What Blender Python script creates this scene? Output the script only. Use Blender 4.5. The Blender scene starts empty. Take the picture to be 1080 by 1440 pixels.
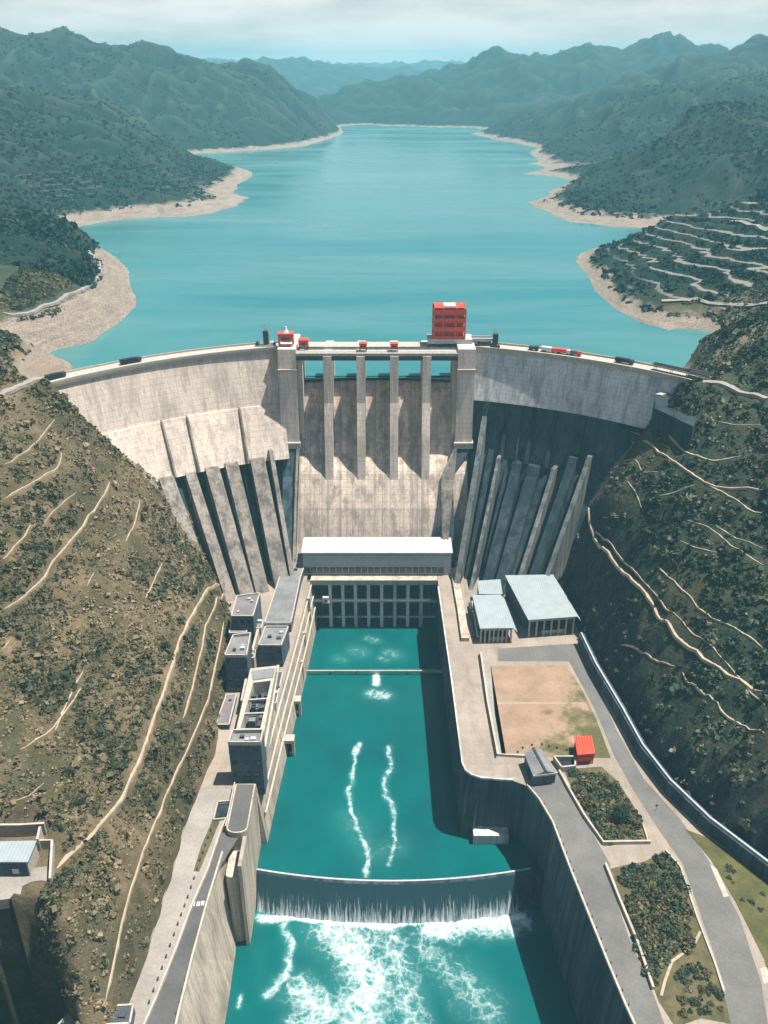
import bpy, math, random
import numpy as np
from mathutils import Vector
random.seed(4); RNG = np.random.default_rng(4)
S = bpy.context.scene
COL = S.collection
# ------------------------------------------------------------------ camera model (used to survey the site plan)
F, CH = 1200.0, 295.0
PITCH = math.atan(625.0 / F)
CP, SP = math.cos(PITCH), math.sin(PITCH)
LAKE, PLAT, LOW = 128.0, 32.0, -12.0
def ray(px, py):
    r, v = (px - 540) / F, (py - 720) / F
    return r, CP - v * SP, -SP - v * CP
def P(px, py, z):
    dx, dy, dz = ray(px, py); t = (z - CH) / dz
    return (dx * t, dy * t, z)
def P2(px, py, z): return P(px, py, z)[:2]
def Q(px, py, Y):
    dx, dy, dz = ray(px, py); t = Y / dy
    return (dx * t, Y, CH + dz * t)
# ------------------------------------------------------------------ noise
def _h(ix, iy, s):
    n = (ix.astype(np.int64) * 374761393 + iy.astype(np.int64) * 668265263 + s * 1442695041) & 0x7fffffff
    n = ((n ^ (n >> 13)) * 1274126177) & 0x7fffffff
    return ((n ^ (n >> 16)) & 0xffff) / 65535.0
def vnoise(x, y, s=0):
    ix, iy = np.floor(x), np.floor(y); fx, fy = x - ix, y - iy
    fx = fx * fx * fx * (fx * (fx * 6 - 15) + 10); fy = fy * fy * fy * (fy * (fy * 6 - 15) + 10)
    a = _h(ix, iy, s); b = _h(ix + 1, iy, s); c = _h(ix, iy + 1, s); d = _h(ix + 1, iy + 1, s)
    return (a * (1 - fx) + b * fx) * (1 - fy) + (c * (1 - fx) + d * fx) * fy
def fbm(x, y, s=0, o=4):
    r = 0; a = .5; 
    for i in range(o):
        r = r + a * (vnoise(x, y, s + i) - .5); x = x * 2.03 + 17.1; y = y * 2.03 + 9.7; a *= .5
    return r * 2
def ridged(x, y, s=0, o=4):
    r = 0; a = .5
    for i in range(o):
        r = r + a * (1 - np.abs(2 * vnoise(x, y, s + i) - 1)); x = x * 2.05 + 5.3; y = y * 2.05 + 3.1; a *= .5
    return r
def sstep(a, b, x):
    t = np.clip((x - a) / (b - a), 0, 1); return t * t * (3 - 2 * t)
# ------------------------------------------------------------------ terrain from surveyed lines
CON = []
def dens(pts, step):
    out = []
    for a, b in zip(pts[:-1], pts[1:]):
        a, b = np.array(a, float), np.array(b, float)
        n = max(1, int(np.linalg.norm((b - a)[:2]) / step))
        out += [tuple(a + (b - a) * i / n) for i in range(n)]
    out.append(tuple(pts[-1])); return out
def line(pts, step): CON.extend(dens(pts, step))
def shore(px, side, extra=()):
    w = list(extra) + [P(x, y, LAKE) for x, y in px]
    pts = []
    for a, b in zip(w[:-1], w[1:]):
        st = max(14, .03 * a[1]); pts += dens([a, b], st)[:-1]
    pts.append(w[-1])
    for i, p in enumerate(pts):
        a, b = pts[max(0, i - 1)], pts[min(len(pts) - 1, i + 1)]
        d = np.array([b[0] - a[0], b[1] - a[1]]); d /= np.linalg.norm(d) + 1e-9
        n = np.array([d[1], -d[0]]) * side
        k = .02 * p[1]
        CON.append(p); q = np.array(p[:2]) + n * k
        CON.append((q[0], q[1], LAKE - .45 * k - 2))
left_shore = [(95,522),(84,506),(76,495),(100,489),(130,478),(165,455),(185,437),(191,422),(183,400),(181,380),(165,362),(145,350),(128,338),(112,327)]
shore(left_shore, 1, [(-168,432,LAKE), (-184,472,LAKE)])
shore([(118,318),(200,310),(260,305),(300,300),(335,290),(352,278),(350,268),(328,258)], 1)
shore([(252,218),(330,213),(380,210),(430,205),(460,196),(481,188),(478,181)], 1)
shore([(1000,468),(940,465),(900,453),(862,433),(835,408),(826,390),(833,378)], -1, [(154,438,LAKE),(170,475,LAKE),(187,510,LAKE),(207,555,LAKE)])
shore([(962,316),(910,321),(860,319),(800,312),(757,298),(741,285),(770,275)], -1)
shore([(800,253),(745,249),(720,240),(740,230)], -1)
shore([(756,208),(722,203),(690,196),(660,188),(668,183)], -1)
shore([(655,180),(600,179),(540,177),(497,173)], -1)
# left ridges
line([Q(-60,296,790),Q(0,300,790),Q(50,310,800),Q(90,322,815),Q(120,337,800)], 30)
line([P(0,440,150),P(60,432,150),P(100,417,150),P(130,395,150),P(140,380,149),P(122,358,149)], 20)
line([Q(-80,470,505),Q(0,466,505),Q(30,480,505),Q(60,500,505),Q(84,513,498)], 20)
line([Q(318,256,1420),Q(250,225,1500),Q(205,180,1600),Q(150,145,1700),Q(100,110,1750),Q(50,82,1750),Q(0,55,1750),Q(-120,30,1750)], 60)
line([Q(260,262,1350),Q(180,225,1400),Q(100,180,1420),Q(0,140,1430)], 80)
line([(-340,930,131),(-420,960,134),(-560,980,150)], 40)
line([(-430,1800,127),(-560,1900,165),(-780,2000,230)], 60)
line([Q(474,165,2650),Q(440,140,2650),Q(410,115,2650),Q(380,95,2650),Q(325,85,2650),Q(270,73,2600),Q(235,75,2550),Q(215,68,2500),Q(180,50,2450),Q(130,45,2420),Q(95,33,2400),Q(60,35,2400),Q(0,28,2400),Q(-120,20,2400)], 80)
line([Q(400,125,2500),Q(370,160,2350)], 60); line([Q(270,100,2350),Q(290,165,2150)], 60)
# right ridges
line([Q(850,366,800),Q(880,345,830),Q(910,329,850),Q(950,311,850),Q(985,301,850),Q(1040,297,850),Q(1080,302,840),Q(1160,290,840)], 30)
line([Q(1050,291,930),Q(1080,268,940),Q(1160,240,940)], 40)
line([(330,960,130),(420,1000,140),(520,1010,165)], 40)
line([Q(985,478,520),Q(1010,470,500),Q(1040,458,495),Q(1080,445,490),Q(1140,425,490)], 15)
line([Q(778,268,1260),Q(800,250,1300),Q(850,230,1350),Q(900,203,1450),Q(960,180,1500),Q(1020,155,1500),Q(1080,130,1500),Q(1180,100,1500)], 60)
line([Q(735,226,1780),Q(790,203,1900),Q(830,180,2000),Q(900,142,2100),Q(1000,118,2150),Q(1080,97,2200),Q(1180,80,2200)], 70)
line([(560,1640,127),(760,1700,170),(1000,1750,220)], 60)
line([(640,2360,126),(900,2400,190),(1150,2450,240)], 80)
line([Q(690,185,2620),Q(760,160,2700),Q(850,112,2800),Q(900,95,2850),Q(960,76,2900),Q(1020,58,2900),Q(1060,53,2900),Q(1080,55,2900),Q(1180,60,2900)], 80)
line([(700,2950,127),(1000,3100,190),(1500,3300,240)], 100)
line([Q(492,160,3250),Q(520,143,3400),Q(560,132,3500),Q(600,116,3700),Q(640,100,3800),Q(690,78,3900),Q(720,69,3950),Q(790,75,4000),Q(835,76,4000),Q(870,62,4000),Q(940,57,4000),Q(1010,60,3900),Q(1150,66,3900)], 120)
line([Q(530,165,3150),Q(620,150,3250),Q(700,130,3350)], 120)
# far ranges
line([Q(412,112,4800),Q(440,103,4800),Q(480,110,4700),Q(500,123,4600),Q(507,150,4400)], 100)
line([(-600,4300,126),(-150,4000,126),(-60,3500,122)], 150)
line([(-2500,3600,200),(-1300,3500,140)], 200); line([(-200,5600,150),(800,5400,150),(2200,5200,160)], 250)
line([Q(300,92,6600),Q(340,84,6600),Q(380,78,6600),Q(420,85,6600),Q(460,98,6500),Q(520,104,6400),Q(560,106,6400),Q(600,96,6500),Q(650,82,6600),Q(700,70,6700),Q(770,68,6700),Q(810,73,6700),Q(1100,90,6700)], 180)
line([Q(-100,70,6600),Q(200,90,6600)], 300)
line([Q(200,75,9500),Q(240,65,9500),Q(280,54,9500),Q(330,61,9500),Q(380,75,9500),Q(450,85,9500),Q(540,95,9500),Q(640,88,9500),Q(740,80,9500),Q(900,84,9500)], 300)
line([(-4000,8000,170),(4000,8000,170)], 500); line([(-5000,11000,160),(5000,11000,160)], 700)
for y in (560, 700, 900, 1150, 1450, 1800, 2200, 2600, 2900):
    for u in (-.02, .07): CON.append((u * y * 1.3, y, LAKE - 40))
# gorge
LFOOT = [(-92,105)] + [P(x, y, 33)[:2] for x, y in [(150,1480),(172,1425),(205,1340),(238,1235),(262,1150),(284,1095),(300,1060),(314,985),(326,870)]] + [(-88,398),(-96,425)]
RFOOT = [(106,428),(101,400)] + [(P(x, y, 33)[0] + 4.5, P(x, y, 33)[1] + 1) for x, y in [(812,905),(832,948),(868,1010),(897,1064),(935,1114),(990,1168),(1080,1238),(1180,1320)]]
line([(x, y, 34) for x, y in LFOOT], 10); line([(x, y, 34) for x, y in RFOOT], 10)
line([(x + 7, y, 8) for x, y in LFOOT], 12); line([(x - 7, y, 8) for x, y in RFOOT], 12)
for y in range(110, 440, 22):
    for x in (-55, -25, 5, 35, 62): CON.append((x, y, -30))
line([(-172,418,151),(-189,400,151),(-200,350,151),(-210,300,151),(-222,250,151),(-236,200,151),(-250,130,151)], 14)
line([(-131,407,93),(-139,350,92),(-146,300,92),(-154,250,92),(-165,210,95)], 18)
line([P(80,1245,58),P(40,1282,59),P(0,1284,60)], 6); line([P(-25,1290,58),P(20,1300,57),P(58,1322,54),P(85,1365,50),P(103,1402,46),P(118,1440,42),P(135,1480,40)], 5); line([P(-30,1345,34),P(20,1370,28),P(60,1410,20),P(80,1450,14),P(95,1500,10)], 6); line([P(-60,1440,26),P(0,1460,18),P(40,1500,10)], 8)
line([(-114,196,61),(-122,186,61),(-130,186,61),(-130,202,61),(-116,206,61)], 7)
CLIFF = [(108,404,86),(112,385,78),(116,367,74),(128,311,76),(150,263,80),(176,225,80),(205,190,82),(235,150,84)]
line(CLIFF, 8)
line([(152,420,151),(168,403,151),(183,385,151),(206,350,151),(230,310,151),(256,265,151),(285,220,151),(320,160,151)], 14)
line([(132,400,118),(152,350,112),(180,300,112),(210,250,112)], 20)
CON += [(260,500,182),(300,450,208),(310,350,215),(340,250,222),(380,150,230),(-262,420,178),(-305,340,196),(-330,250,208),(-350,140,220),(-300,500,165),(-420,600,180),(-420,420,210),(420,480,215),(420,620,185)]
line([(-160,446,112),(-110,478,80),(0,500,50),(110,478,80),(145,450,108)], 20)
line([(-96,440,52),(-60,470,20),(0,480,10),(60,470,20),(100,445,50)], 15)
A = np.array(CON); 
keep = []; seen = set()
for i, (x, y, z) in enumerate(A):
    q = max(3., .004 * y); k = (round(x / q), round(y / q))
    if k not in seen: seen.add(k); keep.append(i)
A = A[keep]; SC = 100.0
def kern(dx, dy): return np.sqrt(dx * dx + dy * dy + .0004)
_n = len(A); X, Y, Z = A[:, 0] / SC, A[:, 1] / SC, A[:, 2]
M = np.zeros((_n + 3, _n + 3)); M[:_n, :_n] = kern(X[:, None] - X, Y[:, None] - Y)
M[:_n, :_n] += np.diag(-.0012 * np.maximum(1, Y / 14))
M[:_n, _n] = 1; M[:_n, _n + 1] = X; M[:_n, _n + 2] = Y; M[_n:, :_n] = M[:_n, _n:].T
W = np.linalg.solve(M, np.concatenate([Z, [0, 0, 0]]))
def rbf(x, y):
    x = np.asarray(x, float).ravel() / SC; y = np.asarray(y, float).ravel() / SC; o = np.empty(len(x))
    for i in range(0, len(x), 6000):
        a, b = x[i:i + 6000], y[i:i + 6000]
        o[i:i + 6000] = kern(a[:, None] - X, b[:, None] - Y) @ W[:_n] + W[_n] + W[_n + 1] * a + W[_n + 2] * b
    return o
def height(x, y):
    x = np.asarray(x, float).ravel(); y = np.asarray(y, float).ravel()
    h = rbf(x, y)
    up = sstep(LAKE + 1, LAKE + 60, h) * sstep(560, 800, y)
    wx = x + 60 * fbm(x / 210, y / 210, 31, 2); wy = y + 60 * fbm(x / 210, y / 210, 41, 2)
    far = sstep(1400, 2600, y)
    h = h + up * ((ridged(wx / 330, wy / 330, 7, 5) - .6) * (66 + 70 * far))
    h = h + up * (ridged(wx / 110, wy / 110, 17, 4) - .52) * (24 + 14 * far)
    h = h + sstep(LAKE - 1, LAKE + 10, h) * sstep(500, 620, y) * fbm(x / 26, y / 26, 3, 3) * 3.5
    nr = (1 - sstep(520, 640, y)) * sstep(36, 48, h)
    h = h + nr * (fbm(x / 34, y / 34, 5, 4) * 5 + fbm(x / 8, y / 8, 9, 3) * 1.6)
    # gullied rock on the steep right-bank cliff below the track
    cl = nr * sstep(90, 100, x) * (1 - sstep(70, 82, h))
    h = h + cl * (ridged(x / 14, y / 9, 21, 4) - .55) * 9
    return h
# ------------------------------------------------------------------ mesh helpers
class MB:
    def __init__(s): s.v = []; s.f = []
    def add(s, v, f):
        n = len(s.v); s.v += [tuple(p) for p in v]; s.f += [tuple(i + n for i in q) for q in f]; return s
    def hexa(s, b, t):
        return s.add(list(b) + list(t), [(3,2,1,0),(4,5,6,7),(0,1,5,4),(1,2,6,5),(2,3,7,6),(3,0,4,7)])
    def box(s, x0, x1, y0, y1, z0, z1):
        return s.hexa([(x0,y0,z0),(x1,y0,z0),(x1,y1,z0),(x0,y1,z0)], [(x0,y0,z1),(x1,y0,z1),(x1,y1,z1),(x0,y1,z1)])
    def obox(s, c, d, l, w, z0, z1):
        """box centred at c (xy), long axis along d"""
        d = Vector((d[0], d[1])).normalized(); n = Vector((-d.y, d.x)); c = Vector((c[0], c[1]))
        q = [c - d * l / 2 - n * w / 2, c + d * l / 2 - n * w / 2, c + d * l / 2 + n * w / 2, c - d * l / 2 + n * w / 2]
        return s.hexa([(p.x, p.y, z0) for p in q], [(p.x, p.y, z1) for p in q])
    def prism(s, poly, z0, z1, top=None):
        a = sum(p[0] * q[1] - q[0] * p[1] for p, q in zip(poly, poly[1:] + poly[:1]))
        if a < 0: poly = poly[::-1]; top = top[::-1] if top else None
        top = top or poly; n = len(poly)
        v = [(p[0], p[1], z0) for p in poly] + [(p[0], p[1], z1) for p in top]
        return s.add(v, [tuple(range(n - 1, -1, -1)), tuple(range(n, 2 * n))] + [(i, (i + 1) % n, (i + 1) % n + n, i + n) for i in range(n)])
    def rail(s, pts, w, z0, z1):
        """solid wall of width w along a ground line; pts (x,y) or (x,y,z added to z0,z1)"""
        pts = [Vector((p[0], p[1])) for p in pts]; L = []; R = []
        for i, p in enumerate(pts):
            d = (pts[min(i + 1, len(pts) - 1)] - pts[max(i - 1, 0)]).normalized(); n = Vector((-d.y, d.x)) * w / 2
            L.append(p + n); R.append(p - n)
        n = len(pts); v = []
        for z in (z0, z1):
            zz = z if hasattr(z, '__len__') else [z] * n
            v += [(p.x, p.y, zz[i]) for i, p in enumerate(L)] + [(p.x, p.y, zz[i]) for i, p in enumerate(R)]
        f = []
        for i in range(n - 1):
            l0, l1, r0, r1 = i, i + 1, n + i, n + i + 1; o = 2 * n
            f += [(l0, l1, r1, r0), (o + l1, o + l0, o + r0, o + r1), (l1, l0, o + l0, o + l1), (r0, r1, o + r1, o + r0)]
        o = 2 * n; f += [(0, n, o + n, o), (2 * n - 1, n - 1, o + n - 1, o + 2 * n - 1)]
        return s.add(v, f)
    def tube(s, a, b, r, r2=None, n=8):
        a, b = Vector(a), Vector(b); r2 = r if r2 is None else r2
        q = (b - a).to_track_quat('Z', 'Y'); v = []
        for p, rr in ((a, r), (b, r2)):
            v += [tuple(p + q @ Vector((math.cos(k * 6.28318 / n) * rr, math.sin(k * 6.28318 / n) * rr, 0))) for k in range(n)]
        return s.add(v, [(k, (k + 1) % n, (k + 1) % n + n, k + n) for k in range(n)] + [tuple(range(n - 1, -1, -1)), tuple(range(n, 2 * n))])
    def build(s, name, mat, parent=None, smooth=False):
        me = bpy.data.meshes.new(name); o = Vector((0, 0, 0))
        p = parent
        while p is not None: o = o + p.location; p = p.parent
        me.from_pydata([(v[0] - o.x, v[1] - o.y, v[2] - o.z) for v in s.v], [], s.f); me.validate(); me.update()
        if smooth: me.polygons.foreach_set('use_smooth', [True] * len(me.polygons))
        me.materials.append(mat); ob = bpy.data.objects.new(name, me); COL.objects.link(ob)
        if parent is not None: ob.parent = parent
        return ob
def npmesh(name, v, f, mat, attrs=None, smooth=True, parent=None):
    me = bpy.data.meshes.new(name); v = np.asarray(v, np.float32); f = np.asarray(f, np.int32); k = f.shape[1]
    me.vertices.add(len(v)); me.vertices.foreach_set('co', v.ravel())
    me.loops.add(f.size); me.loops.foreach_set('vertex_index', f.ravel())
    me.polygons.add(len(f)); me.polygons.foreach_set('loop_start', np.arange(0, f.size, k, dtype=np.int32))
    me.polygons.foreach_set('use_smooth', np.full(len(f), smooth)); me.update(calc_edges=True)
    for n, a in (attrs or {}).items():
        at = me.attributes.new(n, 'FLOAT', 'POINT'); at.data.foreach_set('value', np.asarray(a, np.float32))
    me.materials.append(mat); ob = bpy.data.objects.new(name, me); COL.objects.link(ob)
    if parent is not None: ob.parent = parent
    return ob
def gridfaces(nr, nc):
    i = np.arange(nr * nc).reshape(nr, nc)
    return np.stack([i[:-1, :-1], i[:-1, 1:], i[1:, 1:], i[1:, :-1]], -1).reshape(-1, 4)
def tag(o, label=None, cat=None, group=None, kind=None):
    if label: o['label'] = label
    if cat: o['category'] = cat
    if group: o['group'] = group
    if kind: o['kind'] = kind
    return o
def thing(name, label, cat, loc, group=None):
    o = bpy.data.objects.new(name, None); COL.objects.link(o); o.location = loc; o.empty_display_size = .5
    return tag(o, label, cat, group)
def struct(o): o['kind'] = 'structure'; return o
def px2(pts, z): return [P2(x, y, z) for x, y in pts]
# ------------------------------------------------------------------ materials
class NT:
    def __init__(s, name):
        s.m = bpy.data.materials.new(name); s.m.use_nodes = True; s.t = s.m.node_tree; s.b = s.t.nodes['Principled BSDF']
        s.pos = s.t.nodes.new('ShaderNodeNewGeometry')
    def n(s, typ, **k):
        q = s.t.nodes.new(typ)
        for a, b in k.items(): setattr(q, a, b)
        return q
    def l(s, a, b): s.t.links.new(a, b)
    def mapped(s, sc):
        q = s.n('ShaderNodeVectorMath', operation='MULTIPLY'); s.l(s.pos.outputs['Position'], q.inputs[0]); q.inputs[1].default_value = sc; return q.outputs[0]
    def noise(s, sc, detail=5, rough=.6, dist=0):
        sc = sc if hasattr(sc, '__len__') else (sc, sc, sc)
        q = s.n('ShaderNodeTexNoise'); q.inputs['Scale'].default_value = 1; q.inputs['Detail'].default_value = detail
        q.inputs['Roughness'].default_value = rough; q.inputs['Distortion'].default_value = dist
        s.l(s.mapped(sc), q.inputs['Vector']); return q.outputs['Fac']
    def ramp(s, fac, stops):
        q = s.n('ShaderNodeValToRGB'); e = q.color_ramp.elements
        while len(e) < len(stops): e.new(.5)
        for k, (p, c) in zip(e, stops): k.position = p; k.color = (c[0], c[1], c[2], 1) if hasattr(c, '__len__') else (c, c, c, 1)
        s.l(fac, q.inputs[0]); return q.outputs[0]
    def mix(s, fac, a, b, mode='MIX'):
        q = s.n('ShaderNodeMix', data_type='RGBA', blend_type=mode)
        for sock, val in ((q.inputs[0], fac), (q.inputs[6], a), (q.inputs[7], b)):
            if hasattr(val, 'is_linked'): s.l(val, sock)
            elif hasattr(val, '__len__'): sock.default_value = (*val[:3], 1)
            else: sock.default_value = val
        return q.outputs[2]
    def math(s, op, a, b=0, c=0):
        q = s.n('ShaderNodeMath', operation=op)
        for i, val in enumerate((a, b, c)):
            if hasattr(val, 'is_linked'): s.l(val, q.inputs[i])
            else: q.inputs[i].default_value = val
        return q.outputs[0]
    def attr(s, name):
        q = s.n('ShaderNodeAttribute'); q.attribute_name = name; return q.outputs['Fac']
    def bump(s, h, strength=.4, dist=.3):
        q = s.n('ShaderNodeBump'); q.inputs['Strength'].default_value = strength; q.inputs['Distance'].default_value = dist
        s.l(h, q.inputs['Height']); s.l(q.outputs[0], s.b.inputs['Normal']); return q
    def out(s, col, rough=.9, spec=.2):
        if hasattr(col, 'is_linked'): s.l(col, s.b.inputs['Base Color'])
        else: s.b.inputs['Base Color'].default_value = (*col, 1)
        s.b.inputs['Roughness'].default_value = rough; s.b.inputs['Specular IOR Level'].default_value = spec; return s.m
def speckled(name, c1, c2, scale=.3, rough=.85, spec=.2, fine=2.0, bump=.15):
    t = NT(name); n1 = t.noise(scale, 6, .65); n2 = t.noise(fine, 4, .7)
    c = t.mix(t.ramp(n1, [(.35, 0.), (.65, 1.)]), c1, c2)
    c = t.mix(.5, c, t.ramp(n2, [(.3, .55), (.7, 1.)]), 'MULTIPLY')
    if bump: t.bump(n2, bump, .1)
    return t.out(c, rough, spec)
def concrete(name, c1, c2, dark, streak=.6, lifts=True, joints=False, lift_h=3.0):
    t = NT(name)
    big = t.noise(.035, 5, .6); fine = t.noise(.9, 6, .7); st = t.noise((.22, .22, .012), 5, .65); st2 = t.noise((.9, .9, .014), 4, .7)
    c = t.mix(t.ramp(big, [(.36, 0.), (.64, 1.)]), c1, c2)
    c = t.mix(t.math('MULTIPLY', t.ramp(st, [(.45, 0.), (.62, 1.)]), streak), c, dark)
    c = t.mix(t.math('MULTIPLY', t.ramp(st2, [(.48, 0.), (.68, 1.)]), streak * .75), c, dark)
    c = t.mix(.6, c, t.ramp(fine, [(.25, .5), (.75, 1.)]), 'MULTIPLY')
    sx = t.n('ShaderNodeSeparateXYZ'); t.l(t.pos.outputs['Position'], sx.inputs[0])
    if name == 'spill':
        c = t.mix(t.math('MULTIPLY', t.ramp(t.noise((.55, .003, .004), 5, .75), [(.46, 0.), (.62, 1.)]), .8), c, dark)
    if lifts:
        k = t.math('FRACT', t.math('DIVIDE', sx.outputs[2], lift_h)); k = t.math('LESS_THAN', k, .07)
        c = t.mix(t.math('MULTIPLY', k, t.math('MULTIPLY', fine, .85)), c, dark)
    if joints:
        an = t.math('ARCTAN2', t.math('ADD', sx.outputs[0], 4), t.math('SUBTRACT', sx.outputs[1], 257))
        k = t.math('FRACT', t.math('MULTIPLY', an, 236 / 7.5)); k = t.math('LESS_THAN', k, .04)
        c = t.mix(t.math('MULTIPLY', k, .45), c, dark)
    t.bump(fine, .25, .25)
    return t.out(c, .92, .15)
MT = {}
MT['dam_pale'] = concrete('dam_pale', (.86,.72,.60), (.72,.60,.50), (.24,.2,.175), .42, True, True)
MT['dam_grey'] = concrete('dam_grey', (.80,.77,.74), (.62,.61,.60), (.2,.215,.225), .6, True, True, 2.2)
MT['dam_stain_shade'] = concrete('dam_stain_shade', (.085,.125,.145), (.042,.07,.085), (.016,.028,.04), .7, True, True, 2.2)  # algae stain plus the right wing's shade, both in the colour
MT['rib_pale'] = concrete('rib_pale', (.40,.345,.29), (.26,.23,.20), (.09,.085,.08), .8, True, False, 2.0)
MT['rib_stain_shade'] = concrete('rib_stain_shade', (.055,.078,.09), (.026,.042,.052), (.010,.018,.025), .8, True, False, 1.6)  # stained ribs, darkened further to put their shade into the colour
MT['rib_mid'] = concrete('rib_mid', (.27,.265,.25), (.15,.155,.155), (.05,.062,.07), .8, True, False, 2.0)
MT['spill'] = concrete('spill', (.88,.72,.585), (.68,.555,.455), (.28,.23,.195), .75, True, False, 4.0)
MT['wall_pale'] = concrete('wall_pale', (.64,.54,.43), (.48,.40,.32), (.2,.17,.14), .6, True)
MT['wall_dark'] = concrete('wall_dark', (.11,.145,.17), (.045,.068,.088), (.014,.026,.036), .8, False)  # blue-dark tone puts the shade of unlit walls into the colour
MT['bldg_dark'] = concrete('bldg_dark', (.13,.165,.20), (.065,.085,.115), (.03,.04,.05), .5, True, False, 4.0)
MT['trim'] = speckled('trim', (.50,.445,.375), (.37,.335,.285), .4, .85)
def slabs(name, c1, c2, dark, step):
    t = NT(name); sx = t.n('ShaderNodeSeparateXYZ'); t.l(t.pos.outputs['Position'], sx.inputs[0]); n1 = t.noise(.045, 6, .65); n2 = t.noise(.9, 5, .7); n3 = t.noise((.18, .03, .1), 5, .7)
    c = t.mix(t.ramp(n1, [(.36, 0.), (.64, 1.)]), c1, c2); c = t.mix(t.math('MULTIPLY', t.ramp(n3, [(.5, 0.), (.72, 1.)]), .5), c, dark)
    for ax in (0, 1):
        k = t.math('LESS_THAN', t.math('FRACT', t.math('DIVIDE', sx.outputs[ax], step)), .03); c = t.mix(t.math('MULTIPLY', k, .35), c, dark)
    c = t.mix(.5, c, t.ramp(n2, [(.3, .6), (.7, 1.)]), 'MULTIPLY'); t.bump(n2, .15, .1); return t.out(c, .9, .15)
MT['paving'] = slabs('paving', (.36,.30,.245), (.26,.22,.18), (.15,.13,.11), 6.5)
t = NT('court'); sx = t.n('ShaderNodeSeparateXYZ'); t.l(t.pos.outputs['Position'], sx.inputs[0])
_n1 = t.noise(.09, 6, .65); _n2 = t.noise(.7, 5, .7)
_sd = t.mix(t.ramp(_n1, [(.35, 0.), (.65, 1.)]), (.34,.235,.17), (.25,.175,.115)); _sd = t.mix(t.ramp(t.math('ABSOLUTE', t.math('SUBTRACT', sx.outputs[1], 312)), [(0., .7), (1., 0.)]), _sd, (.40,.32,.25))
_g = t.mix(t.ramp(_n2, [(.35, 0.), (.65, 1.)]), (.13,.115,.05), (.07,.075,.032))
_k = t.math('ADD', t.math('ADD', t.math('MULTIPLY', _n1, 1.5), t.math('DIVIDE', t.math('SUBTRACT', 312, sx.outputs[1]), 110)), t.math('DIVIDE', t.math('SUBTRACT', sx.outputs[0], 85), 60))
_c = t.mix(t.ramp(_k, [(.75, 0.), (1.15, 1.)]), _sd, _g); _c = t.mix(.5, _c, t.ramp(_n2, [(.3, .6), (.7, 1.)]), 'MULTIPLY'); MT['court'] = t.out(_c, .95, .1)
MT['road_pale'] = speckled('road_pale', (.34,.305,.27), (.25,.225,.20), .06, .9, .15, .9)
MT['asphalt'] = speckled('asphalt', (.125,.12,.115), (.085,.085,.083), .05, .9, .15, 1.2)
MT['asphalt_pale'] = speckled('asphalt_pale', (.175,.168,.158), (.125,.122,.116), .06, .9, .15, 1.0)
MT['roof_grey'] = speckled('roof_grey', (.24,.24,.24), (.155,.158,.162), .12, .85)
MT['roof_dark'] = speckled('roof_dark', (.085,.09,.098), (.055,.06,.066), .12, .85)
MT['roof_mauve'] = speckled('roof_mauve', (.22,.195,.20), (.15,.135,.142), .15, .85)
MT['dirt'] = speckled('dirt', (.47,.38,.28), (.35,.28,.2), .15, .95, .1)
MT['sand'] = speckled('sand', (.56,.42,.29), (.42,.33,.2), .09, .95, .1)
MT['white'] = speckled('white', (.66,.67,.67), (.56,.58,.59), .1, .45, .4, .5, 0)
MT['red'] = speckled('red', (.76,.085,.045), (.64,.06,.03), .4, .5, .4, 1.5, 0)
MT['red_dark'] = speckled('red_dark', (.5,.03,.02), (.38,.022,.016), .4, .6, .3, 1.5, 0)
MT['steel_dark'] = speckled('steel_dark', (.05,.065,.075), (.025,.035,.045), .8, .5, .4)
MT['steel_pale'] = speckled('steel_pale', (.5,.52,.53), (.38,.4,.41), .8, .45, .5)
MT['black'] = speckled('black', (.02,.022,.025), (.012,.014,.016), .8, .7, .3)
def ribbed(name, c1, c2, step, axis):
    t = NT(name); sx = t.n('ShaderNodeSeparateXYZ'); t.l(t.pos.outputs['Position'], sx.inputs[0])
    k = t.math('ABSOLUTE', t.math('SUBTRACT', t.math('FRACT', t.math('DIVIDE', sx.outputs[axis], step)), .5))
    c = t.mix(t.ramp(k, [(.0, 0.), (.16, 1.)]), c2, c1); c = t.mix(.4, c, t.ramp(t.noise(.2, 5, .6), [(.3, .6), (.7, 1.)]), 'MULTIPLY')
    t.bump(k, .6, .15); return t.out(c, .5, .4)
MT['roof_white'] = ribbed('roof_white', (.30,.345,.36), (.24,.285,.30), 1.2, 0)
MT['roof_bright'] = ribbed('roof_bright', (.46,.465,.465), (.40,.405,.41), 1.5, 0)
MT['clad_grey'] = ribbed('clad_grey', (.36,.40,.43), (.27,.31,.34), 1.0, 0)
t = NT('glass_dark'); MT['glass'] = t.out((.02,.03,.045), .12, .6)
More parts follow.
